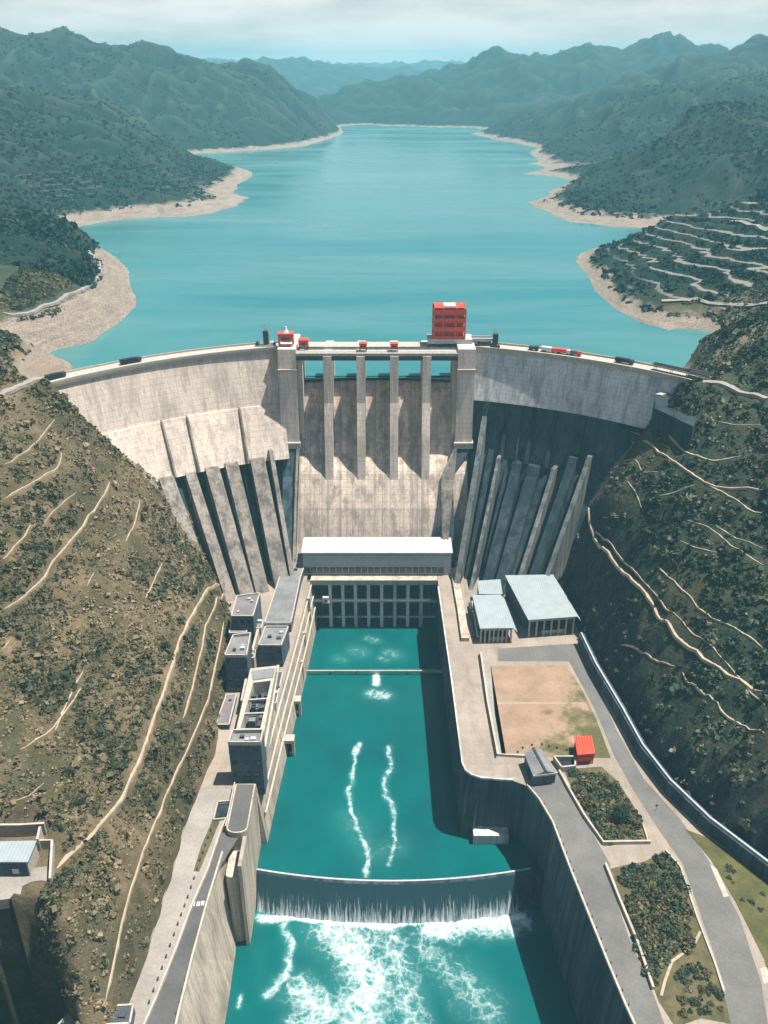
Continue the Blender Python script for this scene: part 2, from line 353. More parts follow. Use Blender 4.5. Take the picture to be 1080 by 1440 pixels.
def terrain_mat():
    t = NT('hillside_soil')
    sx = t.n('ShaderNodeSeparateXYZ'); t.l(t.pos.outputs['Position'], sx.inputs[0])
    nx = t.n('ShaderNodeSeparateXYZ'); t.l(t.pos.outputs['True Normal'], nx.inputs[0])
    n1 = t.noise(.02, 7, .62); n2 = t.noise(.16, 6, .7); n3 = t.noise(.7, 5, .75); n4 = t.noise(.045, 6, .7)
    dry = t.mix(t.ramp(n2, [(.35, 0.), (.65, 1.)]), (.30,.22,.14), (.175,.132,.08))
    grass = t.mix(t.ramp(n3, [(.35, 0.), (.65, 1.)]), (.13,.108,.055), (.062,.062,.03))
    c1 = t.mix(t.ramp(t.math('ADD', t.math('MULTIPLY', n4, .6), t.math('MULTIPLY', n3, .4)), [(.42, 0.), (.56, 1.)]), dry, grass)
    green = t.mix(t.ramp(n2, [(.35, 0.), (.62, 1.)]), (.024,.05,.036), (.055,.08,.05))
    green = t.mix(t.math('MULTIPLY', t.ramp(n3, [(.56, 0.), (.72, 1.)]), t.ramp(n1, [(.4, .1), (.6, 1.)])), green, (.20,.18,.125))
    far = t.mix(t.ramp(n2, [(.35, 0.), (.65, 1.)]), (.004,.021,.02), (.012,.037,.031)); far = t.mix(t.math('MULTIPLY', t.attr('spur_light'), .8), far, (.055,.095,.07))
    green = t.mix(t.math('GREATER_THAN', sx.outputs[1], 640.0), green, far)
    c = t.mix(t.attr('green'), c1, green)
    rock = t.mix(t.ramp(t.noise((.25, .25, .12), 7, .7), [(.35, 0.), (.65, 1.)]), (.013,.022,.028), (.055,.068,.072))
    c = t.mix(t.ramp(t.math('ADD', nx.outputs[2], t.math('MULTIPLY', t.math('SUBTRACT', n2, .5), .3)), [(.36, 1.), (.5, 0.)]), c, t.mix(t.attr('craggy'), c, rock))
    wob = t.math('ADD', sx.outputs[2], t.math('MULTIPLY', t.math('SUBTRACT', n4, .5), -14))
    band = t.mix(t.ramp(t.noise((.05, .05, .55), 5, .65), [(.35, 0.), (.65, 1.)]), (.37,.30,.24), (.25,.205,.17))
    band = t.mix(t.ramp(n3, [(.5, 0.), (.75, .5)]), band, (.3,.25,.2))
    bf = t.math('MULTIPLY', t.math('SUBTRACT', 1, t.math('SMOOTH_MIN', 1, t.math('MAXIMUM', t.math('DIVIDE', t.math('SUBTRACT', wob, t.math('ADD', t.math('MULTIPLY', t.attr('bare'), 20), LAKE)), 3.0), 0), 0)), t.math('GREATER_THAN', t.attr('bare'), .02))
    c = t.mix(t.math('MINIMUM', t.math('MAXIMUM', bf, 0), 1), c, band)
    tk = t.math('LESS_THAN', t.math('FRACT', t.math('DIVIDE', t.math('ADD', sx.outputs[2], t.math('MULTIPLY', n4, 1.5)), 5.2)), .15)
    c = t.mix(t.math('MULTIPLY', tk, t.attr('terrace')), c, (.27,.245,.21))
    c = t.mix(t.attr('rock'), c, t.mix(t.ramp(n3, [(.35, 0.), (.65, 1.)]), (.42,.32,.22), (.2,.155,.115)))
    c = t.mix(.85, c, t.ramp(n3, [(.33, .3), (.62, 1.)]), 'MULTIPLY')
    t.bump(t.math('ADD', n3, n2), .7, 1.2)
    return t.out(c, .95, .1)
MT['terrain'] = terrain_mat()
def leaf_mat(name, stops):
    t = NT(name); c = t.ramp(t.attr('tint'), stops)
    c = t.mix(.4, c, t.ramp(t.noise(1.2, 3, .6), [(.3, .55), (.7, 1.)]), 'MULTIPLY')
    m = t.out(c, .8, .15); return m
MT['scrub_dry'] = leaf_mat('scrub_dry', [(0, (.038,.048,.026)), (.35, (.082,.085,.042)), (.65, (.16,.13,.07)), (1, (.28,.215,.13))])
MT['scrub_green'] = leaf_mat('scrub_green', [(0, (.022,.042,.03)), (.45, (.05,.075,.045)), (.75, (.10,.115,.07)), (1, (.20,.19,.13))])
MT['forest'] = leaf_mat('forest', [(0, (.006,.026,.025)), (.5, (.018,.05,.043)), (.85, (.04,.072,.056)), (1, (.085,.10,.075))])
MT['bark'] = speckled('bark', (.12,.09,.06), (.07,.055,.04), 2)
MT['soil'] = speckled('soil', (.14,.115,.06), (.07,.07,.035), .3, .95, .1)
MT['lawn'] = speckled('lawn', (.12,.112,.045), (.065,.07,.028), .12, .95, .1, .9)
def water_mat(name, col, col2, rough, wav, wamp, foam=False, scale=.03):
    t = NT(name); c = t.mix(t.ramp(t.noise((scale, scale * 1.0, scale), 4, .55), [(.35, 0.), (.65, 1.)]), col, col2)
    b = t.noise(wav, 4, .6)
    if not foam:
        wd = t.noise((.0022, .011, .01), 5, .6, .6); c = t.mix(t.math('MULTIPLY', t.ramp(wd, [(.36, 0.), (.66, 1.)]), .8), c, (.095,.205,.20))  # sheen of wind patches painted into the lake colour
    if foam:
        fm = t.attr('foam')
        warp = t.n('ShaderNodeVectorMath', operation='ADD'); nz = t.n('ShaderNodeTexNoise'); nz.inputs['Scale'].default_value = .16; nz.inputs['Detail'].default_value = 4
        t.l(t.pos.outputs['Position'], nz.inputs['Vector'])
        sc = t.n('ShaderNodeVectorMath', operation='SCALE'); t.l(nz.outputs['Color'], sc.inputs[0]); sc.inputs['Scale'].default_value = 9
        t.l(t.pos.outputs['Position'], warp.inputs[0]); t.l(sc.outputs[0], warp.inputs[1])
        lace = None
        for s_, w_ in ((.16, 1.0), (.42, .75)):
            vo = t.n('ShaderNodeTexVoronoi', feature='DISTANCE_TO_EDGE'); vo.inputs['Scale'].default_value = s_
            t.l(warp.outputs[0], vo.inputs['Vector'])
            e = t.math('MULTIPLY', t.math('SUBTRACT', 1, t.math('MINIMUM', t.math('MULTIPLY', vo.outputs['Distance'], 3.2), 1)), w_)
            lace = e if lace is None else t.math('MAXIMUM', lace, e)
        fn = t.noise(.55, 6, .75, .5)
        lv = t.math('ADD', t.math('MULTIPLY', lace, .40), t.math('MULTIPLY', fn, .78))
        k = t.math('SUBTRACT', t.math('ADD', lv, t.math('MULTIPLY', fm, .84)), .91)
        k = t.ramp(k, [(.0, 0.), (.16, .2), (.62, 1.)])
        k = t.math('MULTIPLY', k, t.math('MINIMUM', t.math('MULTIPLY', fm, 3), 1))
        haze = t.math('MULTIPLY', fm, .55)
        c = t.mix(haze, c, (.12,.36,.35)); c = t.mix(t.math('MULTIPLY', k, t.ramp(t.noise(2.2, 4, .7), [(.3, .7), (.6, 1.)])), c, (.82,.86,.86))
        r = t.math('ADD', rough, t.math('MULTIPLY', k, .6)); t.l(r, t.b.inputs['Roughness'])
        b = t.math('ADD', b, t.math('MULTIPLY', k, .6))
    t.bump(b, wamp, .25); m = t.out(c, rough, .5); t.b.inputs['IOR'].default_value = 1.33
    if foam: t.l(r, t.b.inputs['Roughness'])
    else: t.l(t.ramp(wd, [(.4, rough), (.66, .3)]), t.b.inputs['Roughness'])
    return m
MT['lake'] = water_mat('lake_water', (.016,.135,.145), (.026,.16,.167), .12, (.25, .45, .3), .25, False, .004)
MT['river'] = water_mat('river_water', (.001,.094,.092), (.002,.07,.073), .1, (.5, .7, .5), .3, True)
# ------------------------------------------------------------------ terrain meshes
gx = np.arange(-440, 441, 2.0); gy = np.arange(100, 641, 2.0)
GX, GY = np.meshgrid(gx, gy); GZ = height(GX, GY).reshape(GX.shape)
_pp = px2([(-90,1160),(70,1156),(66,1238),(28,1262),(-90,1277)], 61.3)
def _in(poly, x, y):
    c = np.zeros(x.shape, bool); j = len(poly) - 1
    for i in range(len(poly)):
        (xi, yi), (xj, yj) = poly[i], poly[j]
        if yi != yj: c ^= ((yi > y) != (yj > y)) & (x < (xj - xi) * (y - yi) / (yj - yi) + xi)
        j = i
    return c
GZ = np.where(_in(_pp, GX, GY), np.minimum(GZ, 60.4), GZ)
_rv = px2([(-160,1290),(0,1288),(20,1300),(55,1320),(78,1362),(96,1402),(110,1440),(135,1520),(-160,1520)], 54)
GZ = np.where(_in(_rv, GX + 1.5 * fbm(GX / 6, GY / 6, 12, 2), GY + 1.5 * fbm(GX / 6, GY / 6, 13, 2)), GZ - 80, GZ)  # ravine sunk extra deep, shaped so that its floor stays in shade
def tz(x, y):
    """terrain height on the near grid (bilinear)"""
    x = np.asarray(x, float); y = np.asarray(y, float)
    i = np.clip((x + 440) / 2, 0, len(gx) - 1.001); j = np.clip((y - 100) / 2, 0, len(gy) - 1.001)
    a, b = i.astype(int), j.astype(int); u, v = i - a, j - b
    return (GZ[b, a] * (1 - u) + GZ[b, a + 1] * u) * (1 - v) + (GZ[b + 1, a] * (1 - u) + GZ[b + 1, a + 1] * u) * v
def R(px, py, t0=150, t1=900):
    """where the sight line meets the near terrain"""
    dx, dy, dz = ray(px, py); t = np.arange(t0, t1, .5)
    x, y, z = dx * t, dy * t, CH + dz * t
    hit = np.nonzero((z < tz(x, y)) & (y > 102) & (y < 639) & (np.abs(x) < 438))[0]
    k = hit[0] if len(hit) else len(t) - 1
    return (x[k], y[k])
def attrs(x, y, z):
    x, y, z = (np.asarray(q).ravel() for q in (x, y, z))
    green = np.where(x > 30, 1., 0.) * (1 - sstep(470, 520, y)) * .74
    green = np.maximum(green, np.where(x < -150, sstep(530, 600, y), sstep(560, 700, y)) * .95)
    pt = fbm(x / 40, y / 40, 77, 3)
    green = np.clip(green + pt * np.where(y < 520, .8, .15), 0, 1); green = np.where((x < -80) & (y < 270) & (z < 25), 1., green)  # ravine floor turned fully green, painting its shade darker
    bh = np.where(x < 30, np.where(y < 900, 20, np.where(y < 1700, 7.5, 5)), np.where(y < 900, 4.5, np.where(y < 1500, 5, 3.5))).astype(float); bh *= 1 - .75 * sstep(2700, 3000, y); bh *= .75 + .5 * vnoise(x / 90, y / 90, 88)
    bare = sstep(425, 450, y) * bh / 20
    rock = sstep(165, 185, x) * (1 - sstep(212, 240, x - .25 * (y - 500))) * sstep(455, 480, y) * (1 - sstep(545, 580, y)) * sstep(136, 145, z) * .9
    rock2 = np.exp(-((x + 195) / 20) ** 2 - ((y - 478) / 22) ** 2) * .7
    ter = sstep(205, 225, x) * sstep(590, 610, y) * (1 - sstep(850, 900, y)) * sstep(LAKE + 6, LAKE + 9, z) * (.6 + .4 * (vnoise(x / 40, y / 40, 64) > .25))
    ter = np.maximum(ter, .35 * (x < -150) * sstep(1000, 1080, y) * (1 - sstep(1350, 1450, y)) * (z < LAKE + 45) * (vnoise(x / 70, y / 70, 65) > .5))
    return {'terrace': ter, 'craggy': np.where((x > 60) | (y > 640), 1., .12), 'green': green, 'bare': bare, 'rock': np.clip(np.maximum(rock, rock2), 0, 1)}
struct(npmesh('hillside', np.stack([GX, GY, GZ], -1).reshape(-1, 3), gridfaces(*GX.shape), MT['terrain'], attrs(GX, GY, GZ)))
fy = np.geomspace(638, 11500, 560); fu = np.linspace(-.66, .66, 400)
FU, FY = np.meshgrid(fu, fy); FX = FU * (FY + 40); FZ = height(FX, FY).reshape(FX.shape); FZ[0] -= .6
def erode(H, Xg, Yg, KD, iters):
    H = H.copy(); nr, nc = H.shape; idx = np.arange(nr * nc).reshape(nr, nc)
    ar = np.gradient(Yg, axis=0) * np.gradient(Xg, axis=1)
    for _ in range(iters):
        best = np.zeros_like(H); rec = idx.copy(); dist = np.ones_like(H)
        for dj in (-1, 0, 1):
            for di in (-1, 0, 1):
                if not (di or dj): continue
                a = (slice(max(0, -dj), nr - max(0, dj)), slice(max(0, -di), nc - max(0, di))); b = (slice(max(0, dj), nr - max(0, -dj)), slice(max(0, di), nc - max(0, -di)))
                d = np.hypot(Xg[a] - Xg[b], Yg[a] - Yg[b]); sl = (H[a] - H[b]) / d; m = sl > best[a]
                best[a] = np.where(m, sl, best[a]); rec[a] = np.where(m, idx[b], rec[a]); dist[a] = np.where(m, d, dist[a])
        order = np.argsort(H.ravel()); rl = rec.ravel().tolist(); A_ = ar.ravel().tolist(); ol = order.tolist()
        for i in reversed(ol):
            r = rl[i]
            if r != i: A_[r] += A_[i]
        h = H.ravel().tolist(); f = (KD * np.sqrt(np.array(A_)) / dist.ravel()).tolist()
        for i in ol:
            r = rl[i]
            if r != i and h[i] > LAKE: h[i] = (h[i] + f[i] * max(h[r], LAKE - 1)) / (1 + f[i])
        H = np.array(h).reshape(nr, nc)
    return H
def up_noise(x, y, h): return sstep(LAKE + 3, LAKE + 40, h) * fbm(x / 60, y / 60, 101, 4) * (1 + y / 1500)
_k = sstep(645, 800, FY); FZ = FZ * (1 - _k) + erode(FZ + 5 * up_noise(FX, FY, FZ), FX, FY, .034, 9) * _k
def ftz(x, y):
    i = np.clip((x / (y + 40) + .66) / 1.32 * 399, 0, 398.99); j = np.clip(np.log(y / 638) / math.log(11500 / 638) * 559, 0, 558.99)
    return FZ[np.round(j).astype(int), np.round(i).astype(int)]
_fa = attrs(FX, FY, FZ); _b = FZ.copy()
for _ in range(6): _b = (_b + np.roll(_b, 1, 0) + np.roll(_b, -1, 0) + np.roll(_b, 1, 1) + np.roll(_b, -1, 1)) / 5
_fa['spur_light'] = np.clip((FZ - _b) / (FY * .0035), 0, 1).ravel() * sstep(640, 800, FY).ravel()  # paler growth on the spurs, also painting in sunlit folds
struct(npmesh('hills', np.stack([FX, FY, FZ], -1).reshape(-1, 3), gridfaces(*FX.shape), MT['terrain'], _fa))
# ------------------------------------------------------------------ water
def sheet(name, x0, x1, y0, y1, z, step, mat, foamf=None):
    xs = np.arange(x0, x1 + step / 2, step); ys = np.arange(y0, y1 + step / 2, step); a, b = np.meshgrid(xs, ys)
    at = {'foam': foamf(a.ravel(), b.ravel())} if foamf else None
    return struct(npmesh(name, np.stack([a, b, np.full_like(a, z)], -1).reshape(-1, 3), gridfaces(*a.shape), mat, at))
ARC = (-4.0, 257.0); RAD = 236.0
def arc(th, r): return (ARC[0] + r * math.sin(th), ARC[1] + r * math.cos(th))
# the lake follows the upstream face of the dam
mb = MB(); ths = [math.radians(a) for a in np.linspace(-50, 50, 60)]; vv = []
for t_ in ths:
    x, y = arc(t_, RAD + 4); u = math.sin(t_) / math.sin(math.radians(50))
    vv += [(x, y, LAKE), (u * 520, 640 + 30 * (1 - u * u), LAKE), (u * 1500, 2000, LAKE), (u * 2600, 5200, LAKE)]
mb.add(vv, [(i*4+j, i*4+4+j, i*4+5+j, i*4+1+j) for i in range(59) for j in range(3)]); struct(mb.build('lake', MT['lake']))
def strokes(x, y, segs):
    f = np.zeros_like(x)
    for pts, w, a in segs:
        for p, q in zip(pts[:-1], pts[1:]):
            p, q = np.array(p), np.array(q); d = q - p; L = d @ d + 1e-9
            t_ = np.clip(((x - p[0]) * d[0] + (y - p[1]) * d[1]) / L, 0, 1)
            r = np.hypot(x - p[0] - t_ * d[0], y - p[1] - t_ * d[1]); f = np.maximum(f, a * np.exp(-(r / w) ** 2))
    return f
def up_foam(x, y):
    x = x + 2.2 * fbm(x / 9, y / 9, 61, 3); 
    s1 = px2([(505,1045),(494,1085),(492,1130),(500,1165),(513,1195),(517,1232)], 0); s2 = px2([(548,1050),(547,1080),(541,1110),(552,1150),(556,1185),(545,1215)], 0)
    boil = px2([(529,950),(529,962)], 0); f = strokes(x, y, [(s1, 1.3, .6), (s2, 1.5, .52), (boil, 2.2, 1.0), (px2([(522,975),(540,978)], 0), 4.5, .5)])
    for q_, w_, a_ in (((500,915),6,.3), ((520,898),4,.32), ((548,918),5,.3), ((475,925),4,.25), ((535,925),3,.3)): f = np.maximum(f, strokes(x, y, [([P2(*q_, 0), P2(q_[0] + 8, q_[1] + 3, 0)], w_, a_)]))
    p = px2([(490,1150),(520,1200),(560,1190)], 0); f = np.maximum(f, strokes(x, y, [(p, 7, .22)]))
    return f
def low_foam(x, y):
    xx = x + 3 * fbm(x / 12, y / 12, 63, 3); yy = y + 3 * fbm(x / 12, y / 12, 67, 3)
    f = strokes(xx, yy, [(px2([(365,1288),(430,1293),(500,1300),(560,1298),(640,1300),(735,1290)], LOW), 2.4, .95)])
    f = np.maximum(f, strokes(xx, yy, [(px2([(470,1305),(500,1330),(520,1380),(505,1440)], LOW), 12, .6), (px2([(540,1310),(560,1370),(580,1440)], LOW), 9, .46), (px2([(600,1310),(660,1305),(735,1300)], LOW), 5, .66), (px2([(590,1330),(650,1380),(690,1430)], LOW), 9, .38)]))
    f = np.maximum(f, strokes(xx, yy, [(px2([(400,1300),(410,1330),(405,1360),(380,1400)], LOW), 2.2, .55), (px2([(420,1390),(460,1420),(430,1440)], LOW), 7, .6), (px2([(335,1420),(340,1400)], LOW), 1.2, .7)]))
    return np.clip(f, 0, 1)
_r = sheet('river', -60, 66, 236, 432, 0, .8, MT['river'], up_foam)
sheet('river_pool', -72, 90, 96, 236.4, LOW, .8, MT['river'], low_foam)
# ------------------------------------------------------------------ the dam
dam = thing('concrete_dam', 'huge curved concrete arch dam with spillway holding back the turquoise lake', 'dam', (0, 470, 0))
def wing(th0, th1, prof, n, name, mat, dz0=0):
    mb = MB(); k = len(prof); v = []
    for i in range(n + 1):
        th = th0 + (th1 - th0) * i / n
        for z, o in prof:
            x, y = arc(th, RAD - o); v.append((x, y, z))
    f = [(i * k + j, i * k + (j + 1) % k, (i + 1) * k + (j + 1) % k, (i + 1) * k + j) for i in range(n) for j in range(k)]
    f += [tuple(range(k))[::-1], tuple(n * k + j for j in range(k))]
    return mb.add(v, f).build(name, mat, dam)
rad = math.radians
TH_L0, TH_L1, TH_R0, TH_R1 = rad(-49), math.asin(-57.5 / RAD), math.asin(54.5 / RAD), rad(49)
# upstream face is the negative offset; cross-sections run up the downstream face
wing(TH_L0, TH_L1, [(118.5, 7.2), (148.4, .4), (148.4, -9), (20, -12), (118.4, -9.5)][0:3] + [(118.5, -9)], 44, 'upper_wall', MT['dam_pale'])
wing(TH_L0, TH_L1, [(88.6, 21.5), (118.4, 8.0), (118.4, -8.8), (88.6, -9.2)], 44, 'middle_wall', MT['dam_pale'])
wing(TH_L0, TH_L1, [(10, 50), (88.55, 9.5), (88.55, -9.2), (10, -10)], 44, 'lower_wall', MT['dam_stain_shade'])  # recess between buttresses coloured dark for the shade in the gaps
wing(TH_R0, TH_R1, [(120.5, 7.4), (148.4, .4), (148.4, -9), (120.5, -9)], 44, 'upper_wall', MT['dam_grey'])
wing(TH_R0, TH_R1, [(10, 52), (88, 12), (120.4, 1.6), (120.4, -8.8), (10, -10)], 44, 'lower_wall', MT['dam_stain_shade'])
for a, b in ((TH_L0, TH_L1 + .004), (TH_R0 - .004, TH_R1)):
    wing(a, b, [(148.4, 1.6), (150, 1.8), (150, -10.6), (148.4, -10.4)], 44, 'crest_road', MT['trim'])
    wing(a, b, [(150, 1.8), (151.3, 1.8), (151.3, 1.2), (150, 1.2)], 44, 'parapet', MT['trim'])
    wing(a, b, [(150, -9.9), (151.1, -9.9), (151.1, -10.5), (150, -10.5)], 44, 'parapet', MT['trim'])
def fin(th, w, poly, name, mat, w2=None):
    """radial wall; poly = (offset, z)"""
    mb = MB(); tx, ty = math.cos(th), -math.sin(th); n = len(poly); v = []
    for s in (-1, 1):
        for o, z in poly:
            x, y = arc(th, RAD - o); ww = (w if (w2 is None or z > 80) else w2) / 2
            v.append((x + tx * ww * s, y + ty * ww * s, z))
    return mb.add(v, [tuple(range(n))[::-1], tuple(range(n, 2 * n))] + [(i, (i + 1) % n, (i + 1) % n + n, i + n) for i in range(n)]).build(name, mat, dam)
def th_at(px, py, z, tgt=None):
    x, y = P2(px, py, z); return math.atan2(x - ARC[0], y - ARC[1])
for px, w, zt in ((226,8.5,90.5),(268,6,89.6),(303,8,90.4),(333,7.5,91),(371,8.5,91.2)):
    fin(th_at(px, 668, 88), w, [(10, zt), (21.8, zt), (79, 26), (79, 10), (10, 10)], 'buttress', MT['rib_pale'], w * 1.0)
for px, w, zt in ((196,3,86),(388,2.5,95)):
    fin(th_at(px, 662, 88), w, [(10, zt), (22, zt), (80, 26), (80, 10), (10, 10)], 'buttress', MT['rib_pale'])
for px, w in ((247, 2.6), (286, 2.4), (319, 2.2), (352, 2.8), (208, 2.6)):
    fin(th_at(px, 668, 86), w, [(8, 86), (16, 86), (70, 24), (70, 10), (8, 10)], 'buttress', MT['rib_stain_shade'])  # gap ribs, dark colour includes the shade between the buttresses
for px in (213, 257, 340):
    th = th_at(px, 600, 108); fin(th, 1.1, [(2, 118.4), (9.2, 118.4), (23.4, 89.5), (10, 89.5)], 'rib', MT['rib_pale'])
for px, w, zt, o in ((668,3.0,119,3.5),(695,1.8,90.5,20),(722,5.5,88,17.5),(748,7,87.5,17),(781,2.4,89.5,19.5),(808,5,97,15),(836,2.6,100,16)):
    fin(th_at(px, 655, 90), w, [(0, zt), (o, zt), (o + 3, zt - 5), (79, 28), (79, 10), (0, 10)], 'buttress', MT['rib_stain_shade'] if w > 4.8 else MT['rib_mid'])  # wide ribs coloured for shade, thin ones paler for lit edges
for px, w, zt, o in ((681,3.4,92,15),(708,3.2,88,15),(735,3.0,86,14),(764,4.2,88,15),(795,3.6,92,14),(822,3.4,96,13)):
    fin(th_at(px, 655, 90), w, [(0, zt), (o - 3, zt), (o, zt - 5), (68, 28), (68, 10), (0, 10)], 'buttress', MT['rib_stain_shade'])
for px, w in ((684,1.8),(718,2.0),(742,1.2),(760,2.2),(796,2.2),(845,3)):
    fin(th_at(px, 560, 120.4), w, [(0, 120.4), (3.0, 120.4), (16, 88), (12, 86), (0, 86)], 'rib', MT['rib_stain_shade'])
# abutment steps at the right end
def pxblock(pts, zt, zb, name, mat, parent, zs=None):
    return MB().prism(px2(pts, zt), zb, zt).build(name, mat, parent)
pxblock([(921,556),(962,544),(1000,548),(975,600),(921,574)], 141, 70, 'abutment_block', MT['rib_stain_shade'], dam)
pxblock([(872,588),(905,578),(921,574),(935,590),(900,612),(868,600)], 118, 50, 'abutment_block', MT['rib_stain_shade'], dam)
MB().prism(px2([(921,555.5),(962,543.5),(975,545),(930,557)], 141.02), 141.02, 141.6).build('abutment_cap', MT['trim'], dam)
MB().prism(px2([(872,587.5),(905,577.5),(921,573.5),(921,578),(878,593)], 118.02), 118.02, 118.5).build('abutment_cap', MT['trim'], dam)
# spillway chute
prof = [(502,60),(502,123),(497,126.6),(492,126.4),(488,122),(484.5,113),(480,100),(474,90.5),(464,79),(454.5,61),(447,41),(443,33),(443,20)]
v = []; xs = np.linspace(-56, 50, 24)
for x in xs:
    for y, z in prof: v.append((x, y, z))
k = len(prof)
MB().add(v, [(i*k+j, i*k+j+1, (i+1)*k+j+1, (i+1)*k+j) for i in range(len(xs)-1) for j in range(k-1)] + [tuple(range(k)), tuple((len(xs)-1)*k+j for j in range(k))[::-1]]).build('spillway_chute', MT['spill'], dam)
def yzslab(x0, x1, poly, name, mat, xb0=None, xb1=None, zsplit=0):
    """slab between x0 and x1; poly of (y,z); below zsplit it shifts to xb0..xb1"""
    n = len(poly); v = []
    for s in (0, 1):
        for y, z in poly:
            a, b = (x0, x1) if (xb0 is None or z > zsplit) else (xb0, xb1)
            v.append(((a, b)[s], y, z))
    return MB().add(v, [tuple(range(n)), tuple(range(n, 2*n))[::-1]] + [((i+1) % n, i, i+n, (i+1) % n+n) for i in range(n)]).build(name, mat, dam)
for px in (461, 507.5, 554.5, 600):
    x = P2(px, 497, 148)[0]
    yzslab(x-2.4, x+2.4, [(506,118),(506,148.4),(474,148.4),(471.8,121),(467,102),(463.2,81),(462.4,76),(466,76),(482,90),(492,112)], 'pier', MT['dam_pale'])
# towers beside the spillway
for x0, x1, xb0, xb1, sgn in ((-61, -50.5, -60.5, -53, -1), (42.5, 52.5, 35, 41.5, 1)):
    yzslab(x0, x1, [(507,90),(507,152.2),(475.5,152.2),(471.5,96),(478,90)], 'tower', MT['dam_pale'])
    nx0, nx1 = (x1 - .0, x1 + 2.6) if sgn < 0 else (x0 - 2.2, x0)
    yzslab(nx0, nx1, [(500,100),(500,145),(481,145),(479,96),(484,92)], 'gate_slot', MT['dam_pale'])
    yzslab(x0 - .7, x1 + .7, [(480,93),(480,96.6),(469.5,96.6),(469.5,93)], 'tower_ledge', MT['trim'])
    yzslab(x0 - .3, x1 + .3, [(480,139.4),(480,140.6),(473.6,140.6),(473.6,139.4)], 'tower_ledge', MT['trim'])
    yzslab(x0 + .5, x1 - .5, [(485,40),(485,93),(470.5,93),(463,78),(430,34),(430,20)], 'training_wall', MT['wall_dark'], xb0, xb1, 85)
    q = x0 if sgn > 0 else x1 - 1
    yzslab(q - .8, q + 1.2, [(471,93.4),(469.5,93.4),(462,79),(429,34.6),(430.5,34.6)], 'coping', MT['rib_pale'], (xb0 if sgn > 0 else xb1) - .8, (xb0 if sgn > 0 else xb1) + 1.2, 85)
# bridge over the gates
mb = MB(); mb.box(-50.5, 42.5, 474.5, 482, 148.4, 150); mb.box(-50.5, 42.5, 488, 498, 148.4, 150); mb.build('bridge_deck', MT['trim'], dam)
MB().box(-50.5, 42.5, 475.2, 476.4, 145.6, 148.39).build('bridge_girder', MT['roof_dark'], dam)
mb = MB()
for y in (474.9, 481.4):
    mb.box(-50, 42, y, y + .14, 151.0, 151.14); mb.box(-50, 42, y, y + .12, 150.5, 150.6)
    for x in np.arange(-50, 42.1, 2.3): mb.box(x - .07, x + .07, y, y + .12, 150, 151.05)
mb.build('handrail', MT['steel_pale'], dam)
for i, px in enumerate((438, 484, 531, 577, 622)):
    x = P2(px, 520, 135)[0]
    mb = MB(); n = 8
    mb.box(x - 6.6, x + 6.6, 499, 499.8, 122, 128.5); mb.build('gate', MT['steel_dark'], dam)
# ------------------------------------------------------------------ crest machinery
def legs(x0, x1, y0, y1, z0, z1, r, mat, par):
    for x in (x0, x1):
        for y in (y0, y1): MB().box(x - r, x + r, y - r, y + r, z0, z1).build('leg', mat, par)
g = thing('gantry_crane', 'tall bright red gantry housing on the right spillway tower', 'gantry crane', (39, 494, 150))
x0, x1, y0, y1 = 29.0, 47.0, 488.5, 500.5
mb = MB(); mb.box(25.5, 51.5, 486, 502, 152.3, 153.6); mb.box(25.5, 51.5, 485.9, 486.1, 153.6, 154.8); mb.build('platform', MT['steel_pale'], g)
for x in np.linspace(26.5, 50.5, 5):
    for y in (487.5, 500.5): MB().box(x - .6, x + .6, y - .6, y + .6, 150.05, 152.3).build('bogie', MT['steel_dark'], g)
MB().box(x0 + .8, x1 - .8, y0 + .7, y1 - .7, 154, 171.6).build('housing', MT['red_dark'], g)  # same red as the frame, recess shade put into the colour
for x in (x0, x0 + 5.2, x0 + 12.6, x1):
    for y in (y0, y1): MB().box(x - .45, x + .45, y - .45, y + .45, 153.6, 172.2).build('column', MT['red'], g)
for z, h in ((155.3, 1.6), (160.2, 2.6), (165.4, 2.5), (170, 2.6)):
    mb = MB()
    mb.box(x0 - .1, x1 + .1, y0 - .25, y0 + .75, z - h / 2, z + h / 2); mb.box(x0 - .1, x1 + .1, y1 - .75, y1 + .25, z - h / 2, z + h / 2)
    mb.box(x0 - .3, x0 + .85, y0 + .8, y1 - .8, z - h / 2, z + h / 2); mb.box(x1 - .85, x1 + .3, y0 + .8, y1 - .8, z - h / 2, z + h / 2); mb.build('girder', MT['red'], g)
mb = MB(); mb.box(x0 + .2, x1 - .2, y0 + .2, y1 - .2, 172.2, 172.7); mb.build('roof', MT['red'], g)
MB().box(x0 + 5.5, x0 + 12.5, y0 + 1, y1 - 2, 172.7, 173.3).build('roof_hatch', MT['white'], g)
mb = MB()
for x in np.linspace(x0, x1, 7): mb.box(x - .08, x + .08, y0, y0 + .15, 172.7, 173.8); mb.box(x - .08, x + .08, y1 - .15, y1, 172.7, 173.8)
mb.box(x0, x1, y0, y0 + .12, 173.7, 173.85); mb.box(x0, x1, y1 - .12, y1, 173.7, 173.85); mb.box(x0 - .06, x0 + .06, y0, y1, 173.7, 173.84); mb.box(x1 - .06, x1 + .06, y0, y1, 173.7, 173.84); mb.build('roof_rail', MT['red'], g)
mb = MB(); mb.box(51.6, 64, 489, 489.4, 153.2, 154.6); mb.box(51.6, 64, 495, 495.4, 153.2, 154.6); mb.box(51.6, 64, 489.4, 495, 153, 153.3); mb.build('walkway', MT['steel_pale'], g)
legs(56, 62, 489.3, 495.1, 150.05, 153, .3, MT['steel_dark'], g)
